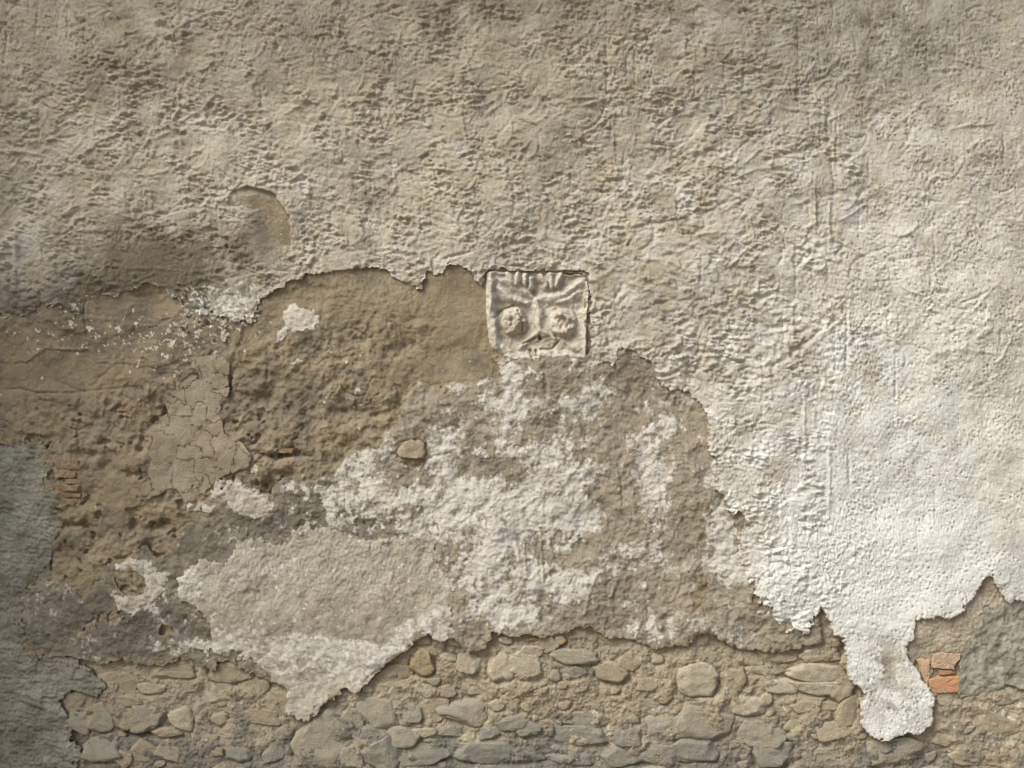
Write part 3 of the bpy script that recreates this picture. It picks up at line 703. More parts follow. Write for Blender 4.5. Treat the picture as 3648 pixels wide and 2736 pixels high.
for pts, w, a in (([(0, 1390), (70, 1385), (125, 1400), (250, 1400), (480, 1375)], 5, -6), ([(50, 1290), (100, 1285), (160, 1240), (230, 1245), (310, 1245)], 4, 5), ([(270, 1530), (278, 1560), (283, 1580)], 3.5, -8), ([(240, 1520), (275, 1535), (330, 1505)], 3, -6), ([(60, 1520), (62, 1480)], 3, -4),
                  ([(290, 1090), (300, 1150), (310, 1200)], 4, -6), ([(530, 1360), (525, 1430), (540, 1500)], 5, 5), ([(490, 1380), (525, 1440)], 5, 4), ([(370, 1390), (368, 1450), (360, 1490)], 5, 4), ([(1600, 1090), (1612, 1120), (1640, 1115)], 4, -3), ([(1650, 1230), (1660, 1290), (1700, 1310)], 4, -4)):
    stroke(Hbr, pts, w, a)
nm = noise(T_rag, 2500, 1300) * 0.6 + noise(T_mid, 150, 700)
ledge = sum(sstep(l - 0.035, l + 0.035, nm) for l in (-0.9, 0.15, 1.0))
Hbr += 1.9 * ledge - 3.0
pk = noise(T_rag, 900, 2100)
Hbr -= 13 * sstep(1.35, 1.7, pk) * sstep(1150, 1000, X) * sstep(1400, 1500, Y)
rc = np.random.RandomState(77)
for _ in range(46):
    cx, cy, a = rc.uniform(-20, 1500), rc.uniform(1150, 2050), rc.uniform(0, 6.28)
    pts = [(cx, cy)]
    for q in range(rc.randint(3, 8)):
        a += rc.normal(0, 0.6); l = rc.uniform(12, 34); pts.append((pts[-1][0] + l * math.cos(a), pts[-1][1] + l * math.sin(a)))
    stroke(Hbr, pts, rc.uniform(2.6, 4.0), -rc.uniform(2.5, 6))
step_up = poly_sdf([(700, 900), (1800, 900), (1800, 1360), (1560, 1360), (1480, 1220), (1340, 1100), (1100, 1010), (900, 1150), (560, 1190), (440, 1180), (250, 1270), (0, 1260), (-400, 1260), (-400, 900)])
smoothbr = blobs([(1, 1640, 1120, 160, 220), (0.8, 1560, 1320, 160, 60), (0.9, 200, 1320, 260, 55), (0.9, 420, 1720, 90, 120), (0.7, 950, 790, 160, 160)])
Hbr *= 1 - 0.78 * np.clip(smoothbr, 0, 1)
h_brown = U - 4.5 + Hbr - 1.6 * hpits + 2.5 * sstep(-6, 6, step_up + 8 * rag2) * (X > 1100) + 4.0 * sstep(-3, 3, poly_sdf([(0, 1121), (275, 1120), (560, 1160), (880, 1130), (820, 1290), (680, 1270), (560, 1310), (330, 1290), (310, 1248), (230, 1246), (160, 1240), (110, 1290), (-300, 1270), (-300, 1121)]) + 4 * rag)
# behind the hole and along the feathered border the brown coat comes forward
h_brown += 3.0 * blobs([(1.0, 430, 1120, 330, 60), (1.0, 40, 1125, 200, 40)])
h_brown = np.where(chip > 0.02, U + 7.5 - 16 * chip + 9 * (chip - 0.30) + 0.5 * fine, h_brown)
fl2 = blobs([(0.75, 600, 1200, 260, 70), (0.55, 250, 1170, 250, 70), (0.5, 620, 1290, 130, 60), (0.8, 800, 1150, 120, 60), (0.35, 1250, 1450, 120, 80), (0.3, 700, 1330, 80, 80)])
lime_br = 0.85 * sstep(0.80, 1.0, 0.62 * fl2 + 0.40 * noise(T_spk, 500, 20) * (fl2 > 0.12))
lime_br = np.maximum(lime_br, 0.6 * sstep(2.35, 2.6, noise(T_spk, 60, 1500)) * (Y < 1900))
tone_br = np.clip(blobs([(0.95, 380, 1170, 420, 100), (0.35, 1050, 1350, 320, 200), (0.25, 200, 1450, 250, 100), (0.6, 500, 1640, 110, 80), (-0.3, 1640, 1120, 150, 200), (0.4, 380, 1900, 150, 60), (0.55, 1000, 1500, 200, 120), (0.3, 700, 1450, 90, 120)]) + 0.30 * noise(T_mid, 660, 1330) + 0.16 * noise(T_spk2, 660, 1330), 0, 1)
sheet('brown_plaster', s_brown, h_brown, 22, M_brown, tone_br, lime_br, cull=notcov | (s_scratch > 14) | (s_plaq > 12), edge_w=5)

# loose bits of lime skin stuck on the brown plaster
FLAKES = [[(979, 1225), (985, 1190), (1005, 1165), (1008, 1110), (1025, 1085), (1055, 1068), (1058, 1085), (1085, 1108), (1112, 1112), (1120, 1125), (1146, 1122), (1140, 1150), (1120, 1155), (1130, 1178), (1090, 1172), (1050, 1180), (1030, 1172), (1012, 1200), (995, 1228)],
          [(1152, 1170), (1165, 1158), (1174, 1165), (1160, 1175)],
          [(1028, 1295), (1050, 1288), (1060, 1276), (1068, 1285), (1080, 1276), (1088, 1292), (1060, 1296)],
          [(1170, 1240), (1182, 1226), (1190, 1240), (1178, 1258)],
          [(745, 1755), (760, 1715), (800, 1700), (820, 1715), (850, 1705), (870, 1740), (900, 1738), (915, 1755), (988, 1788), (965, 1825), (930, 1850), (850, 1835), (815, 1800), (800, 1780), (765, 1775)],
          [(650, 1795), (700, 1780), (725, 1790), (770, 1800), (760, 1830), (700, 1822), (670, 1826)],
          [(890, 1678), (905, 1660), (925, 1660), (915, 1685), (895, 1692)],
          [(420, 2010), (470, 1985), (520, 1995), (540, 2010), (560, 2080), (590, 2100), (560, 2140), (500, 2165), (480, 2190), (420, 2170), (405, 2120), (440, 2118), (500, 2100), (515, 2060), (480, 2035), (430, 2040)],
          [(1278, 1722), (1335, 1715), (1400, 1740), (1440, 1790), (1400, 1824), (1345, 1800), (1300, 1770)],
          [(1900, 1618), (1930, 1650), (1960, 1690), (2005, 1725), (2010, 1760), (1960, 1770), (1920, 1720)],
          [(2012, 2050), (2040, 2030), (2035, 2065), (2020, 2085)]]
for k, fp in enumerate(FLAKES):
    s = poly_sdf(fp, 40) + 2.5 * rag + 2.5 * edg - (0 if k < 4 else 1.5)
    base = h_scr if k >= 7 else np.maximum(h_brown, h_scr * (s_scratch > 0) + h_brown * (s_scratch <= 0))
    if k == 7: s = np.minimum(s, -(ROUND + 2.0 * rag))
    sheet('lime_flake', s, base + 2.2 + 0.9 * noise(T_g1, 40, 60), 4, M_flake, np.clip(0.25 + 0.3 * noise(T_spk2, 9, 9), 0, 0.8), None, edge_w=0, rim=1.0)

# ================================================================== rubble core: stones and mortar
# (cx, cy, half width, half height, turn, kind, proud mm, squareness, tile)
K = 0.5497
S = []
def st(off, lst):
    for t in lst: S.append((off[0] + K * t[0], off[1] + K * t[1], K * t[2], K * t[3]) + tuple(t[4:]))
# kind: 0 grey 1 tan 2 pale 3 blue-grey 4 orange
st((0, 1824), [(1100, 1040, 140, 46, 2, 1, 6), (1490, 1042, 115, 72, 10, 1, 9), (800, 1130, 85, 58, 5, 1, 2), (970, 1155, 74, 36, 0, 2, 6), (1190, 1140, 112, 38, 0, 1, 2), (1420, 1175, 104, 60, 0, 2, 4), (690, 1105, 100, 66, 0, 1, 2),
               (470, 1240, 76, 60, 0, 1, 5), (830, 1232, 72, 32, 12, 1, 5), (640, 1285, 62, 44, 0, 1, 4), (515, 1360, 68, 72, 0, 0, 10, 4), (660, 1355, 72, 68, 20, 0, 14, 3), (800, 1350, 62, 62, 0, 1, 5), (930, 1352, 108, 80, 0, 0, 14, 4),
               (1145, 1342, 80, 64, 6, 2, 9, 4), (1415, 1355, 46, 40, 0, 1, 9), (1785, 1250, 84, 76, 15, 1, 6), (1620, 1165, 82, 76, 0, 1, 3), (1690, 1345, 95, 52, 4, 1, 3), (640, 1545, 116, 74, 6, 0, 12, 3), (930, 1560, 86, 60, 15, 1, 6), (1085, 1560, 76, 66, 0, 0, 6),
               (1070, 1442, 76, 30, 0, 1, 8), (790, 1600, 60, 48, 0, 1, 4), (1340, 1560, 92, 38, 8, 1, 4), (1540, 1585, 76, 40, 0, 3, 6), (1760, 1570, 62, 62, 0, 3, 5), (2090, 1520, 190, 160, 0, 0, 9, 4), (2080, 1335, 66, 44, 0, 0, 4), (1320, 1490, 90, 42, 0, 1, 2), (1560, 1440, 130, 70, 0, 1, 2), (480, 1640, 90, 40, 0, 0, 6)])
st((1216, 1824), [(340, 1040, 95, 52, -12, 1, 6), (522, 988, 72, 70, 10, 4, 13), (615, 850, 60, 50, 0, 1, 2), (738, 842, 44, 30, 10, 2, 8), (530, 830, 50, 36, 0, 1, 6), (830, 1000, 66, 66, 20, 2, 6), (1032, 1010, 72, 84, -14, 2, 10, 3), (1212, 1030, 104, 66, 4, 2, 9, 3), (1490, 940, 130, 40, 9, 0, 12, 3),
                  (1420, 836, 30, 24, 0, 4, 10), (1330, 865, 74, 46, 0, 1, 4), (1220, 912, 84, 42, -8, 2, 5), (1512, 1050, 76, 40, -8, 3, 6), (1770, 1050, 96, 56, 6, 1, 9), (1880, 965, 84, 56, 0, 1, 4), (1800, 850, 110, 46, 10, 1, 2), (240, 1330, 124, 84, 10, 0, 8, 3), (450, 1300, 64, 58, 0, 0, 6), (600, 1295, 112, 66, 0, 1, 4),
                  (820, 1310, 118, 86, 6, 0, 8), (390, 1462, 96, 58, 10, 0, 9), (190, 1440, 84, 38, 4, 3, 6), (260, 1575, 116, 84, 0, 3, 10, 3), (520, 1575, 156, 58, -4, 3, 9, 3), (960, 1440, 62, 38, 0, 3, 6), (1000, 1580, 275, 60, 2, 3, 8, 4), (1090, 1385, 84, 46, 0, 3, 6), (1210, 1420, 74, 50, 0, 3, 5),
                  (1600, 1350, 165, 54, 2, 0, 7, 4), (1580, 1470, 165, 60, 0, 3, 6, 3), (1500, 1610, 130, 50, 0, 3, 6), (60, 1600, 74, 62, 0, 0, 5), (2120, 1400, 120, 92, 0, 0, 6, 4), (2000, 1130, 64, 40, 15, 1, 6), (520, 1440, 70, 26, 6, 2, 8), (1850, 1470, 90, 70, 0, 3, 5), (1820, 1600, 110, 50, 0, 3, 5), (2060, 1590, 110, 60, 0, 3, 5), (60, 1330, 66, 60, 0, 0, 3), (700, 1440, 80, 30, 0, 3, 5)])
st((2432, 1824), [(110, 1092, 130, 90, 4, 2, 11, 3), (140, 1375, 156, 112, 0, 0, 9, 5), (60, 1555, 146, 60, 0, 3, 8), (330, 1095, 84, 62, -8, 1, 5), (430, 1262, 116, 62, 6, 2, 9, 3), (520, 1435, 146, 76, 4, 0, 11, 3), (605, 1590, 116, 76, 0, 3, 12), (620, 1135, 98, 42, 8, 2, 8), (560, 1035, 116, 30, 0, 2, 6),
                  (860, 1045, 172, 54, 0, 2, 10, 4), (870, 1140, 148, 44, 4, 2, 9, 4), (895, 930, 116, 48, 0, 2, 6, 3), (640, 950, 86, 40, 0, 1, 5), (440, 955, 74, 36, 0, 1, 5), (1050, 1150, 74, 82, 12, 1, 12, 3), (556, 1222, 36, 40, 0, 2, 9), (1060, 1305, 66, 72, 0, 1, 6), (850, 1270, 130, 40, 0, 1, 4),
                  (1350, 1570, 205, 88, -4, 0, 5), (1650, 1345, 84, 28, 6, 1, 5), (1900, 1585, 126, 62, 0, 1, 4), (2050, 1405, 126, 76, 10, 1, 4), (1740, 1480, 96, 46, -10, 1, 4), (2100, 1200, 104, 46, 0, 2, 6), (900, 1580, 105, 50, 0, 0, 4), (1900, 1290, 110, 46, -6, 1, 4), (2140, 1560, 86, 66, 0, 2, 5), (180, 950, 90, 40, 0, 1, 4), (1000, 1430, 90, 56, 0, 1, 3)])
# the band goes on below the picture, down to the ground
rr = np.random.RandomState(11)
xq = 300.0
while xq < 4600:
    w_ = rr.uniform(45, 95)
    S.append((xq + w_, 2790 + rr.uniform(-14, 20), w_, rr.uniform(32, 44), rr.uniform(-8, 8), int(rr.choice([0, 1, 3])), rr.uniform(4, 12), 3))
    S.append((xq + w_ + rr.uniform(-20, 20), 2895 + rr.uniform(-14, 14), w_, rr.uniform(36, 50), rr.uniform(-8, 8), int(rr.choice([0, 1, 3])), rr.uniform(4, 12), 3))
    xq += 2 * w_ + rr.uniform(4, 20)
xq = 3720.0
while xq < 4600:
    for yq in (2560, 2660):
        S.append((xq, yq + rr.uniform(-20, 20), rr.uniform(45, 80), rr.uniform(30, 44), rr.uniform(-8, 8), int(rr.choice([0, 1, 2])), rr.uniform(4, 10), 3))
    xq += 170

# smaller stones that fill the gaps
rf = np.random.RandomState(99)
band = (s_brown < -14) & (s_scratch < -14) & (s_cement < -10) & (s_stucco < -12) & (s_green < -12) & (s_sand < -12)
nfill = 0
for _ in range(6000):
    cx, cy = rf.uniform(240, 3660), rf.uniform(2270, 2740)
    rx = rf.uniform(14, 44); ry = rx * rf.uniform(0.45, 0.85)
    i, j = np.searchsorted(xs, cx), np.searchsorted(ys, cy)
    if not band[j, i] or (3250 < cx < 3440 and 2300 < cy < 2490): continue
    if all((abs(cx - q[0]) / (q[2] * 1.12 + rx * 0.95)) ** 2.4 + (abs(cy - q[1]) / (q[3] * 1.12 + ry * 0.95)) ** 2.4 > 1 for q in S):
        kd = int(rf.choice([1, 1, 2, 0])) if cy < 2560 else int(rf.choice([0, 3, 1, 0]))
        S.append((cx, cy, rx * 0.88, ry * 0.88, rf.uniform(-18, 18), kd, rf.uniform(-1, 7), rf.uniform(2.2, 4)))
        nfill += 1
        if nfill >= 50: break
H0 = -18 + 3.0 * noise(T_mid, 2222, 222) + 1.7 * noise(T_f5, 440, 50) + 1.2 * noise(T_g1, 70, 30) + 1.3 * noise(T_grit, 10, 10) - 2.0 * sstep(1.3, 2.2, noise(T_pit, 500, 210))
H0 += 5 * sstep(3250, 3400, X) * sstep(2450, 2520, Y)
rr = np.random.RandomState(3)
seam = np.zeros_like(X)
for s in S:
    cx, cy, rx, ry, ang, kind, proud = s[:7]
    sj, si = window(cx - 2 * rx, cx + 2 * rx, cy - 2.2 * ry, cy + 2.2 * ry)
    a = math.radians(ang)
    dx = X[sj, si] - cx; dy = Y[sj, si] - cy
    u = (dx * math.cos(a) + dy * math.sin(a)) / rx; v = (-dx * math.sin(a) + dy * math.cos(a)) / ry
    d = (np.abs(u) ** 3 + np.abs(v) ** 3 + 1e-6) ** (1 / 3.0)
    gapw = rr.uniform(0.4, 1.0) * np.clip((proud - 3) / 7.0, 0, 1)
    under = 1 + 0.7 * np.clip(v, -1, 1)
    seam[sj, si] = np.maximum(seam[sj, si], gapw * 13 * under * np.exp(-((d - 1.05) / (9.0 / min(rx, ry) + 0.04)) ** 2))
H0 -= seam
for pts, w, a in (([(2990, 2360), (2985, 2430), (2950, 2500), (2930, 2530)], 9, -16), ([(3010, 2300), (3000, 2350)], 16, -14), ([(760, 2400), (755, 2440)], 10, -14), ([(1560, 2300), (1600, 2340), (1660, 2350), (1720, 2345)], 10, -12), ([(2640, 2480), (2665, 2420)], 8, -10), ([(2760, 2520), (2800, 2600), (2840, 2680)], 8, -8), ([(2868, 2700), (2830, 2736)], 5, -7), ([(1870, 2480), (1960, 2440)], 6, -6),
                  ([(1190, 2450), (1260, 2470)], 8, -8), ([(1050, 2620), (1045, 2700)], 12, -14), ([(420, 2620), (560, 2615)], 12, -14)):
    stroke(H0, pts, w, a)
h_core = U + H0
lime_0 = np.clip(0.8 * sstep(0.62, 0.85, blobs([(0.75, 1540, 2530, 40, 36), (0.6, 2110, 2560, 60, 30), (0.55, 2180, 2620, 50, 30), (0.6, 2735, 2490, 30, 40), (0.4, 3600, 2600, 90, 90), (0.35, 3450, 2560, 160, 50), (0.4, 2560, 2430, 60, 60)]) + 0.30 * noise(T_spk, 1300, 20)), 0, 1)
tone_0 = np.clip(sstep(2500, 2680, Y + 60 * midx - 0.02 * X) * (0.5 + 0.5 * blob(1800, 2736, 1100, 400)) + 0.15 * noise(T_spk2, 20, 1900) + blobs([(0.5, 1300, 2560, 120, 60), (0.3, 500, 2680, 250, 90), (0.4, 3150, 2700, 200, 60)]), 0, 1)
covall = notcov | (s_scratch > 22) | (s_brown > 24) | (s_green > 14) | (s_sand > 14)
sheet('rubble_mortar', np.full(X.shape, 90, F), h_core, 0, M_mortar, tone_0, lime_0, cull=covall, edge_w=0, rim=0)

sheet('greenish_cement_patch', s_green, U - 8 + 2.5 * noise(T_mid, 88, 88) + 1.8 * noise(T_f5, 31, 400) + 0.8 * noise(T_grit, 1, 1) - 3.0 * sstep(1.2, 1.9, noise(T_pit, 777, 111)), 20, M_green,
      np.clip(0.2 + 0.3 * noise(T_spk2, 31, 31) + 0.5 * sstep(1.3, 1.9, noise(T_pit, 777, 111)), 0, 1), np.clip(0.3 * noise(T_spk2, 400, 3), 0, 0.6), cull=cov, edge_w=3)
sheet('sandy_mortar_patch', s_sand, U - 10 + 1.6 * noise(T_mid, 98, 28) + 1.0 * noise(T_g1, 310, 400) + 1.2 * noise(T_grit, 30, 30), 18, M_sand, np.clip(0.15 + 0.25 * noise(T_spk2, 91, 31), 0, 1), None, cull=cov | (s_green > 12), edge_w=3)

def U_at(px, py):
    i = int(np.clip(np.searchsorted(xs, px), 0, NX - 1)); j = int(np.clip(np.searchsorted(ys, py), 0, NY - 1))
    return float(U[j, i])
def ico(sub):
    bm = bmesh.new(); bmesh.ops.create_icosphere(bm, subdivisions=sub, radius=1.0)
    v = np.array([x.co[:] for x in bm.verts]); f = np.array([[q.index for q in p.verts] for p in bm.faces]); bm.free()
    return v, f
ICO3, ICO4 = ico(3), ico(4)

def rock(cx, cy, rx, ry, ang, kind, proud, sq=2.4, base=-21.0, rnd=None, depth=None, mat=None, flat_bottom=False, name='stone'):
    rnd = rnd or rr
    v, f = ICO4 if rx * ry > 1100 else ICO3
    sq += rnd.uniform(-0.2, 0.5)
    n = (np.abs(v[:, 0]) ** sq + np.abs(v[:, 1]) ** sq + np.abs(v[:, 2]) ** sq) ** (-1.0 / sq)
    p = v * n[:, None]
    # uneven shape: a few broad waves, then chipped facets
    for k in range(6):
        d = rnd.standard_normal(3); d /= np.linalg.norm(d)
        fr = rnd.uniform(1.0, 4.5)
        p = p * (1 + (0.10 / math.sqrt(fr)) * np.sin(fr * (v @ d) * 2 + rnd.uniform(0, 6.28)))[:, None]
    for k in range(9):
        d = rnd.standard_normal(3); d[1] = -abs(d[1]) * 0.35; d /= np.linalg.norm(d)
        lim = rnd.uniform(0.72, 1.05)
        t = p @ d
        p = p - np.outer(np.maximum(t - lim, 0) * 0.96, d)
    tilt = rnd.normal(0, 0.10, 2)
    lim = -0.70 + tilt[0] * p[:, 0] + tilt[1] * p[:, 2]
    p[:, 1] = np.where(p[:, 1] < lim, lim + 0.18 * (p[:, 1] - lim), p[:, 1])
    for k in range(10):
        d = rnd.standard_normal(3); fr = rnd.uniform(5, 13)
        p = p * (1 + (0.05 / math.sqrt(fr)) * np.sin(fr * (v @ d) + rnd.uniform(0, 6.28)))[:, None]
    if flat_bottom: p[:, 2] = np.maximum(p[:, 2], -0.45)
    dep = depth or min(rx, ry) * 0.75
    q = np.stack([p[:, 0] * rx, p[:, 1] * dep, p[:, 2] * ry], 1)
    a = math.radians(-ang)
    q = np.stack([q[:, 0] * math.cos(a) - q[:, 2] * math.sin(a), q[:, 1], q[:, 0] * math.sin(a) + q[:, 2] * math.cos(a)], 1)
    front = U_at(cx, cy) + base + proud + 2.0
    loc = (wx(cx), -(front - dep * 0.75) / 1000.0, wz(cy))
    me_o = make_mesh(name, q / 1000.0, np.zeros((0, 4), np.int32), f, mat or STONES[kind], None, wall)
    me_o.location = loc
    return me_o

for s in S:
    cx, cy, rx, ry, ang, kind, proud = s[:7]
    rock(cx, cy, rx * 1.36, ry * 1.36, ang, kind, proud * 0.7 + 0.5, (s[7] if len(s) > 7 else 3.2) + 1.2)
# half pebble in the pocket of the scratch coat, small stone in the hole at the lower right
rock(1470, 1608, 58, 50, 3, 1, 15, 1.9, base=-9, flat_bottom=True, depth=24)
rock(2478, 2140, 14, 22, 8, 0, 8, 2.2, base=-20)
rock(1446, 1664, 7, 7, 0, 2, 12, 2.2, base=-12)

# ------------------------------------------------------------------ bricks
def brick(poly, front, depth, mat, seed=0):
    r = np.random.RandomState(seed)
    p = []
    n = len(poly)
    for k in range(n):
        (x0, y0), (x1, y1) = poly[k], poly[(k + 1) % n]
        m = max(1, int(math.hypot(x1 - x0, y1 - y0) / 9))
        for q in range(m):
            t = q / m
            p.append((x0 + (x1 - x0) * t + r.normal(0, 0.9), y0 + (y1 - y0) * t + r.normal(0, 0.9)))
    p = np.array(p); c = p.mean(0)
    rings = []
    for sc, dz in ((0.0, 0), (0.55, 0), (0.93, 0), (1.0, 2.0), (1.0, depth)):
        q = c + (p - c) * sc if sc > 0 else None
        rings.append((q, dz))
    fr = U_at(*c) + front
    V = [(0, -fr / 1000, 0)]
    for q, dz in rings[1:]:
        for (x, y) in q: V.append(((x - c[0]) / 1000, -(fr - dz + r.normal(0, 0.5)) / 1000, -(y - c[1]) / 1000))
    m = len(p)
    T = [[0, 1 + (k + 1) % m, 1 + k] for k in range(m)]
    Q = []
    for g in range(3):
        for k in range(m):
            a = 1 + g * m
            Q.append([a + k, a + (k + 1) % m, a + m + (k + 1) % m, a + m + k])
    o = make_mesh('brick', np.array(V), np.array(Q, np.int32), np.array(T, np.int32), mat, None, wall, smooth=False)
    o.location = (wx(c[0]), 0, wz(c[1]))
    return o
brick([(3311, 2424), (3352, 2417), (3420, 2412), (3422, 2445), (3416, 2469), (3324, 2471), (3316, 2458)], -10, 50, M_brick, 1)
brick([(3326, 2334), (3362, 2326), (3426, 2331), (3424, 2352), (3404, 2368), (3402, 2387), (3322, 2380)], -8, 50, M_brickp, 2)
brick([(3347, 2392), (3391, 2389), (3410, 2398), (3380, 2407), (3352, 2406)], -13, 40, M_brick, 3)
brick([(3264, 2350), (3316, 2345), (3318, 2382), (3309, 2442), (3297, 2441), (3287, 2395), (3275, 2366)], -12, 40, M_brickp, 4)
for k, (cx, cy, w_, h_) in enumerate(((232, 1690, 40, 14), (238, 1738, 44, 12), (236, 1788, 30, 12), (240, 1652, 42, 20), (262, 1715, 30, 9), (255, 1765, 32, 8), (985, 1604, 62, 11), (1905, 2277, 26, 6), (440, 1460, 26, 6))):
    fr_ = {6: -7, 7: -12, 8: -3}.get(k, -2)
    brick([(cx - w_, cy - h_ * 0.8), (cx, cy - h_), (cx + w_, cy - h_ * 0.6), (cx + w_ * 0.9, cy + h_), (cx - w_ * 0.2, cy + h_ * 0.8), (cx - w_, cy + h_ * 0.9)], fr_, 30, M_brickd, 20 + k)

# ------------------------------------------------------------------ body of the wall behind the coats
def box(name, x0, x1, y0, y1, z0, z1, mat, parent=None):
    v = np.array([(x, y, z) for x in (x0, x1) for y in (y0, y1) for z in (z0, z1)])
    q = np.array([(0, 1, 3, 2), (4, 6, 7, 5), (0, 4, 5, 1), (2, 3, 7, 6), (0, 2, 6, 4), (1, 5, 7, 3)], np.int32)
    return make_mesh(name, v, q, None, mat, None, parent, smooth=False)
box('wall_core', wx(-1000), wx(4655), 0.07, 0.50, 0.0, wz(-840), M_mortar, wall)

# ================================================================== the carved plaque: one relief, split into its features
def plaque(origin_px):
    global_root = link(bpy.data.objects.new('carved_plaque', None))
    k = 0.2712
    def Z(pts): return [(1600 + k * a, 900 + k * b) for a, b in pts]
    p = 2.4
    gx = np.arange(1722, 2104, p); gy = np.arange(950, 1306, p)
    GX, GY = np.meshgrid(gx, gy)
    GX = GX.astype(F); GY = GY.astype(F)
    WX = GX + 1.6 * samp(T_w1, GX, GY, 3, 3) + 1.2 * samp(T_f5, GX, GY, 30, 3); WY = GY + 1.6 * samp(T_w2, GX, GY, 3, 3) + 1.2 * samp(T_f5, GX, GY, 3, 300)
    def dist(pts):
        best = np.full(GX.shape, 1e9)
        for (x0, y0), (x1, y1) in zip(pts[:-1], pts[1:]):
            ex, ey = x1 - x0, y1 - y0
            t = np.clip(((WX - x0) * ex + (WY - y0) * ey) / (ex * ex + ey * ey + 1e-9), 0, 1)
            best = np.minimum(best, (WX - x0 - t * ex) ** 2 + (WY - y0 - t * ey) ** 2)
        return np.sqrt(best)
    wob = 3.5 * samp(T_w1, GX, GY, 5, 5) * 0.6 + 1.2 * samp(T_f5, GX, GY)
    lab = np.zeros(GX.shape, int)          # 0 = panel
    h = np.full(GX.shape, -6.0)
    def ridge(pts, w, a, idn, sharp=1.6, add=False):
        nonlocal h
        d = dist(Z(pts)) + 0.6 * wob
        r_ = a * np.exp(-np.abs(d / w) ** sharp * 1.0)
        h = np.maximum(h, -6 + r_) if not add else h + r_
        if idn is not None: lab[(d < w * 0.95)] = idn
    # forehead field above the brow is cut back
    fore = sstep(0, 26, (900 + k * 470) - GY - 0.35 * np.abs(GX - 1915) * -1 * 0)
    ridge([(560, 270), (545, 500), (545, 800), (585, 1000), (610, 1200)], 19, 15, 1)
    ridge([(1860, 250), (1840, 500), (1845, 640), (1800, 800), (1800, 1000), (1785, 1350)], 12, 13, 1)
    ridge([(560, 285), (900, 265), (1300, 262), (1830, 285)], 9, 8, 1)
    ridge([(600, 330), (760, 400), (950, 480), (1140, 590)], 15, 8, 2)
    ridge([(1770, 350), (1640, 470), (1480, 550), (1330, 590), (1160, 610)], 17, 9, 2)
    ridge([(640, 460), (760, 560), (900, 640), (1040, 680)], 16, 10, 2)
    ridge([(1420, 640), (1600, 600), (1720, 520)], 13, 8, 2)
    rays = [[(770, 275), (830, 390)], [(905, 275), (880, 415)], [(1015, 285), (990, 400)], [(1080, 330), (1085, 460)], [(1210, 290), (1262, 450)], [(1330, 290), (1342, 450)], [(1455, 290), (1410, 430)]]
    fd = np.exp(-((GX - (1600 + k * 1150)) / 110) ** 4) * np.exp(-((GY - (900 + k * 350)) / 26) ** 4)
    h = h - 5 * fd
    for q, rp in enumerate(rays): ridge(rp, 11, 15, 10 + q, 2.4)
    # eyes
    for idn, (cx, cy, r1, r2) in ((3, (850, 900, 180, 205)), (4, (1490, 930, 205, 220))):
        ex, ey = 1600 + k * cx, 900 + k * cy
        d = np.sqrt(((WX - ex) / (k * r1)) ** 2 + ((WY - ey) / (k * r2)) ** 2) + wob * 0.008
        dome = np.clip(1 - d ** 3, 0, 1) ** 0.7 * (1 + 0.16 * samp(T_f5, GX, GY, 61 * idn, 7))
        h = np.where(d < 1, -10 + 22 * dome, h - 8 * np.exp(-((d - 1.10) / 0.16) ** 2))
        lab[d < 1] = idn
    ridge([(1150, 620), (1185, 780), (1175, 900), (1185, 1020)], 15, 11, 5, 2.2)
    ridge([(1180, 1010), (1080, 1120), (960, 1230)], 15, 9, 5)
    ridge([(1180, 1010), (1300, 1080), (1420, 1130), (1600, 1230), (1740, 1320)], 17, 9, 5)
    ridge([(860, 1395), (1150, 1330), (1500, 1345), (1760, 1370)], 18, 8, 6)
    ridge([(700, 1250), (780, 1330), (860, 1400)], 20, 8, 6)
    # joints, holes and cracks
    def cut(pts, w, a):
        nonlocal h
        d = dist(Z(pts)); h = h - a * np.exp(-(d / w) ** 2)
    cut([(530, 235), (900, 240), (1300, 236), (1800, 265)], 5, 11)
    cut([(1800, 900), (1810, 1150), (1812, 1370)], 4, 8)
    cut([(850, 1425), (1100, 1490), (1300, 1475), (1550, 1440)], 4, 8)
    cut([(1180, 1100), (1200, 1140)], 5, 14); cut([(1075, 1290), (1090, 1350)], 5, 12); cut([(1130, 1290), (1135, 1345)], 4, 10)
    cut([(590, 840), (760, 720), (860, 680)], 3.5, 7); cut([(890, 750), (960, 880), (940, 1030)], 3.5, 7); cut([(990, 1190), (1150, 1110)], 3.5, 6); cut([(1200, 1270), (1350, 1265), (1440, 1180), (1410, 1100)], 3.5, 7); cut([(1090, 470), (1130, 560)], 5, 7)
    cut([(650, 640), (720, 690)], 14, 7); cut([(1700, 640), (1780, 700)], 14, 7); cut([(1150, 430), (1130, 520)], 12, 5)
    h = h * 1.75 + 1.4 * samp(T_g1, GX, GY, 20, 20) + 0.5 * samp(T_grit, GX, GY, 9, 9) + 0.9 * samp(T_mid, GX, GY, 50, 9)
    worn = np.exp(-(((GX - 1835) / 60) ** 2 + ((GY - 1170) / 70) ** 2)) + np.exp(-(((GX - 2010) / 45) ** 2 + ((GY - 1155) / 60) ** 2)) + np.exp(-(((GX - 1960) / 60) ** 2 + ((GY - 1210) / 30) ** 2))
    h = h + 1.6 * worn * samp(T_g1, GX, GY, 300, 77)
    lime = np.clip(0.34 + 0.30 * (h > 0) + 0.18 * samp(T_spk, GX, GY) - 0.5 * worn, 0, 1) * 0.9
    tone = np.clip(0.12 + 0.15 * samp(T_spk2, GX, GY, 4, 4) + 0.25 * worn * (samp(T_spk, GX, GY, 44, 4) > 0.2), 0, 1)
    # outline: the plaque's own uneven square
    pp = np.array(PLAQ, float); ins = np.zeros(GX.shape, bool)
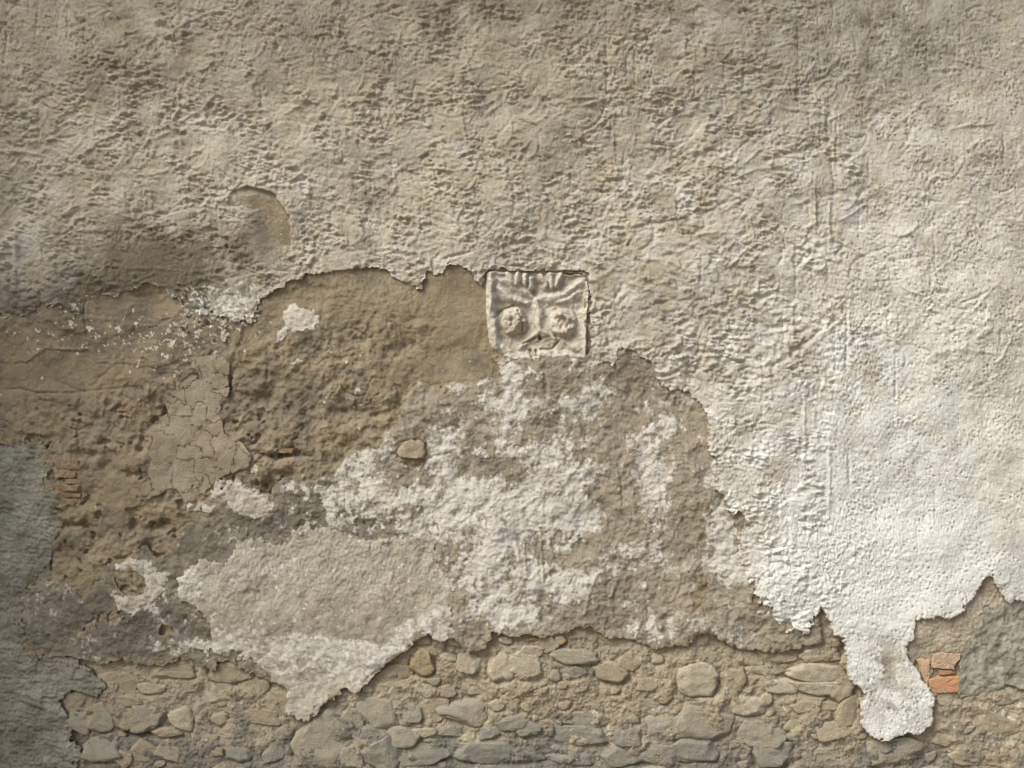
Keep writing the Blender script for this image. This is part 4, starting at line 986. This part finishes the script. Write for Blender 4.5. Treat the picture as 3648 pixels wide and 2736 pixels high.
    for (x0, y0), (x1, y1) in zip(pp, np.roll(pp, -1, 0)):
        c = ((y0 > GY) != (y1 > GY)) & (GX < (x1 - x0) * (GY - y0) / (y1 - y0 + 1e-9) + x0)
        ins ^= c
    # sides sink into the wall
    edge_d = np.full(GX.shape, 1e9)
    for (x0, y0), (x1, y1) in zip(pp, np.roll(pp, -1, 0)):
        ex, ey = x1 - x0, y1 - y0
        t = np.clip(((GX - x0) * ex + (GY - y0) * ey) / (ex * ex + ey * ey), 0, 1)
        edge_d = np.minimum(edge_d, np.hypot(GX - x0 - t * ex, GY - y0 - t * ey))
    sd = np.where(ins, edge_d, -edge_d)
    h = h + 1 - 3 * np.exp(-np.maximum(sd, 0) / 3.0) - 24 * (sd < 0)
    q = (sd > -5)
    qk = q[:-1, :-1] & q[1:, :-1] & q[:-1, 1:] & q[1:, 1:]
    ql = lab[:-1, :-1]
    ox, oy = wx(1912), wz(1292)
    uu = samp_grid(U, GX, GY)
    V = np.stack([wx(GX) - ox, -(h + uu) / 1000.0, wz(GY) - oy], 2)
    names = {0: 'panel', 1: 'border', 2: 'brow', 3: 'eye', 4: 'eye', 5: 'nose', 6: 'chin_band'}
    for L_ in np.unique(ql[qk]):
        jj, ii = np.where(qk & (ql == L_))
        if len(jj) < 6: continue
        used = np.zeros(GX.shape, bool)
        for dj in (0, 1):
            for di in (0, 1): used[jj + dj, ii + di] = True
        idx = np.full(GX.shape, -1, np.int32); idx[used] = np.arange(used.sum())
        quads = np.stack([idx[jj, ii], idx[jj + 1, ii], idx[jj + 1, ii + 1], idx[jj, ii + 1]], 1)
        make_mesh(names.get(int(L_), 'ray'), V[used], quads, None, M_plaque, {'lime': lime[used], 'tone': tone[used], 'edge': np.zeros(used.sum(), F)}, global_root)
    global_root.location = (ox, 0, oy)
    return global_root

def samp_grid(A, gx, gy):
    i = np.clip(np.searchsorted(xs, gx.ravel()), 0, NX - 1); j = np.clip(np.searchsorted(ys, gy.ravel()), 0, NY - 1)
    return A[j, i].reshape(gx.shape)

pl = plaque(None)
pl['label'] = 'square carved stone face with fringed brow, set beside the bare brown plaster'
pl['category'] = 'carving'

# ------------------------------------------------------------------ slab and side wall outside the picture, added to darken the top and left
ev = box('added_shade_slab', wx(-1100), wx(4750), -0.55, 0.60, 3.80, 3.90, M_cement, wall)
box('added_shade_wall', -3.35, -2.86, -1.15, 0.50, 0.0, 3.80, M_stucco, wall)

# ================================================================== ground in front
gm, gn, gb = new_mat('trodden_earth')
attr, nz, vor, mr, mt, mix, bump = node_helpers(gn)
gn.links.new(mix(mr(nz(2.5, 8, 0.65), 0.3, 0.7), (0.20, 0.17, 0.125), (0.30, 0.265, 0.20)), gb.inputs['Base Color'])
gn.links.new(bump(nz(30, 8, 0.7), 0.7, 0.03), gb.inputs['Normal'])
gv = np.array([(-60, -80, 0), (60, -80, 0), (60, 60, 0), (-60, 60, 0)], float)
g = make_mesh('ground', gv, np.array([[0, 1, 2, 3]], np.int32), None, gm, None, None, smooth=False)
g['kind'] = 'structure'
print('tris', sum(len(p.data.loops) - 2 * len(p.data.polygons) for p in bpy.data.objects if p.type == 'MESH'), 'stones', len(S))
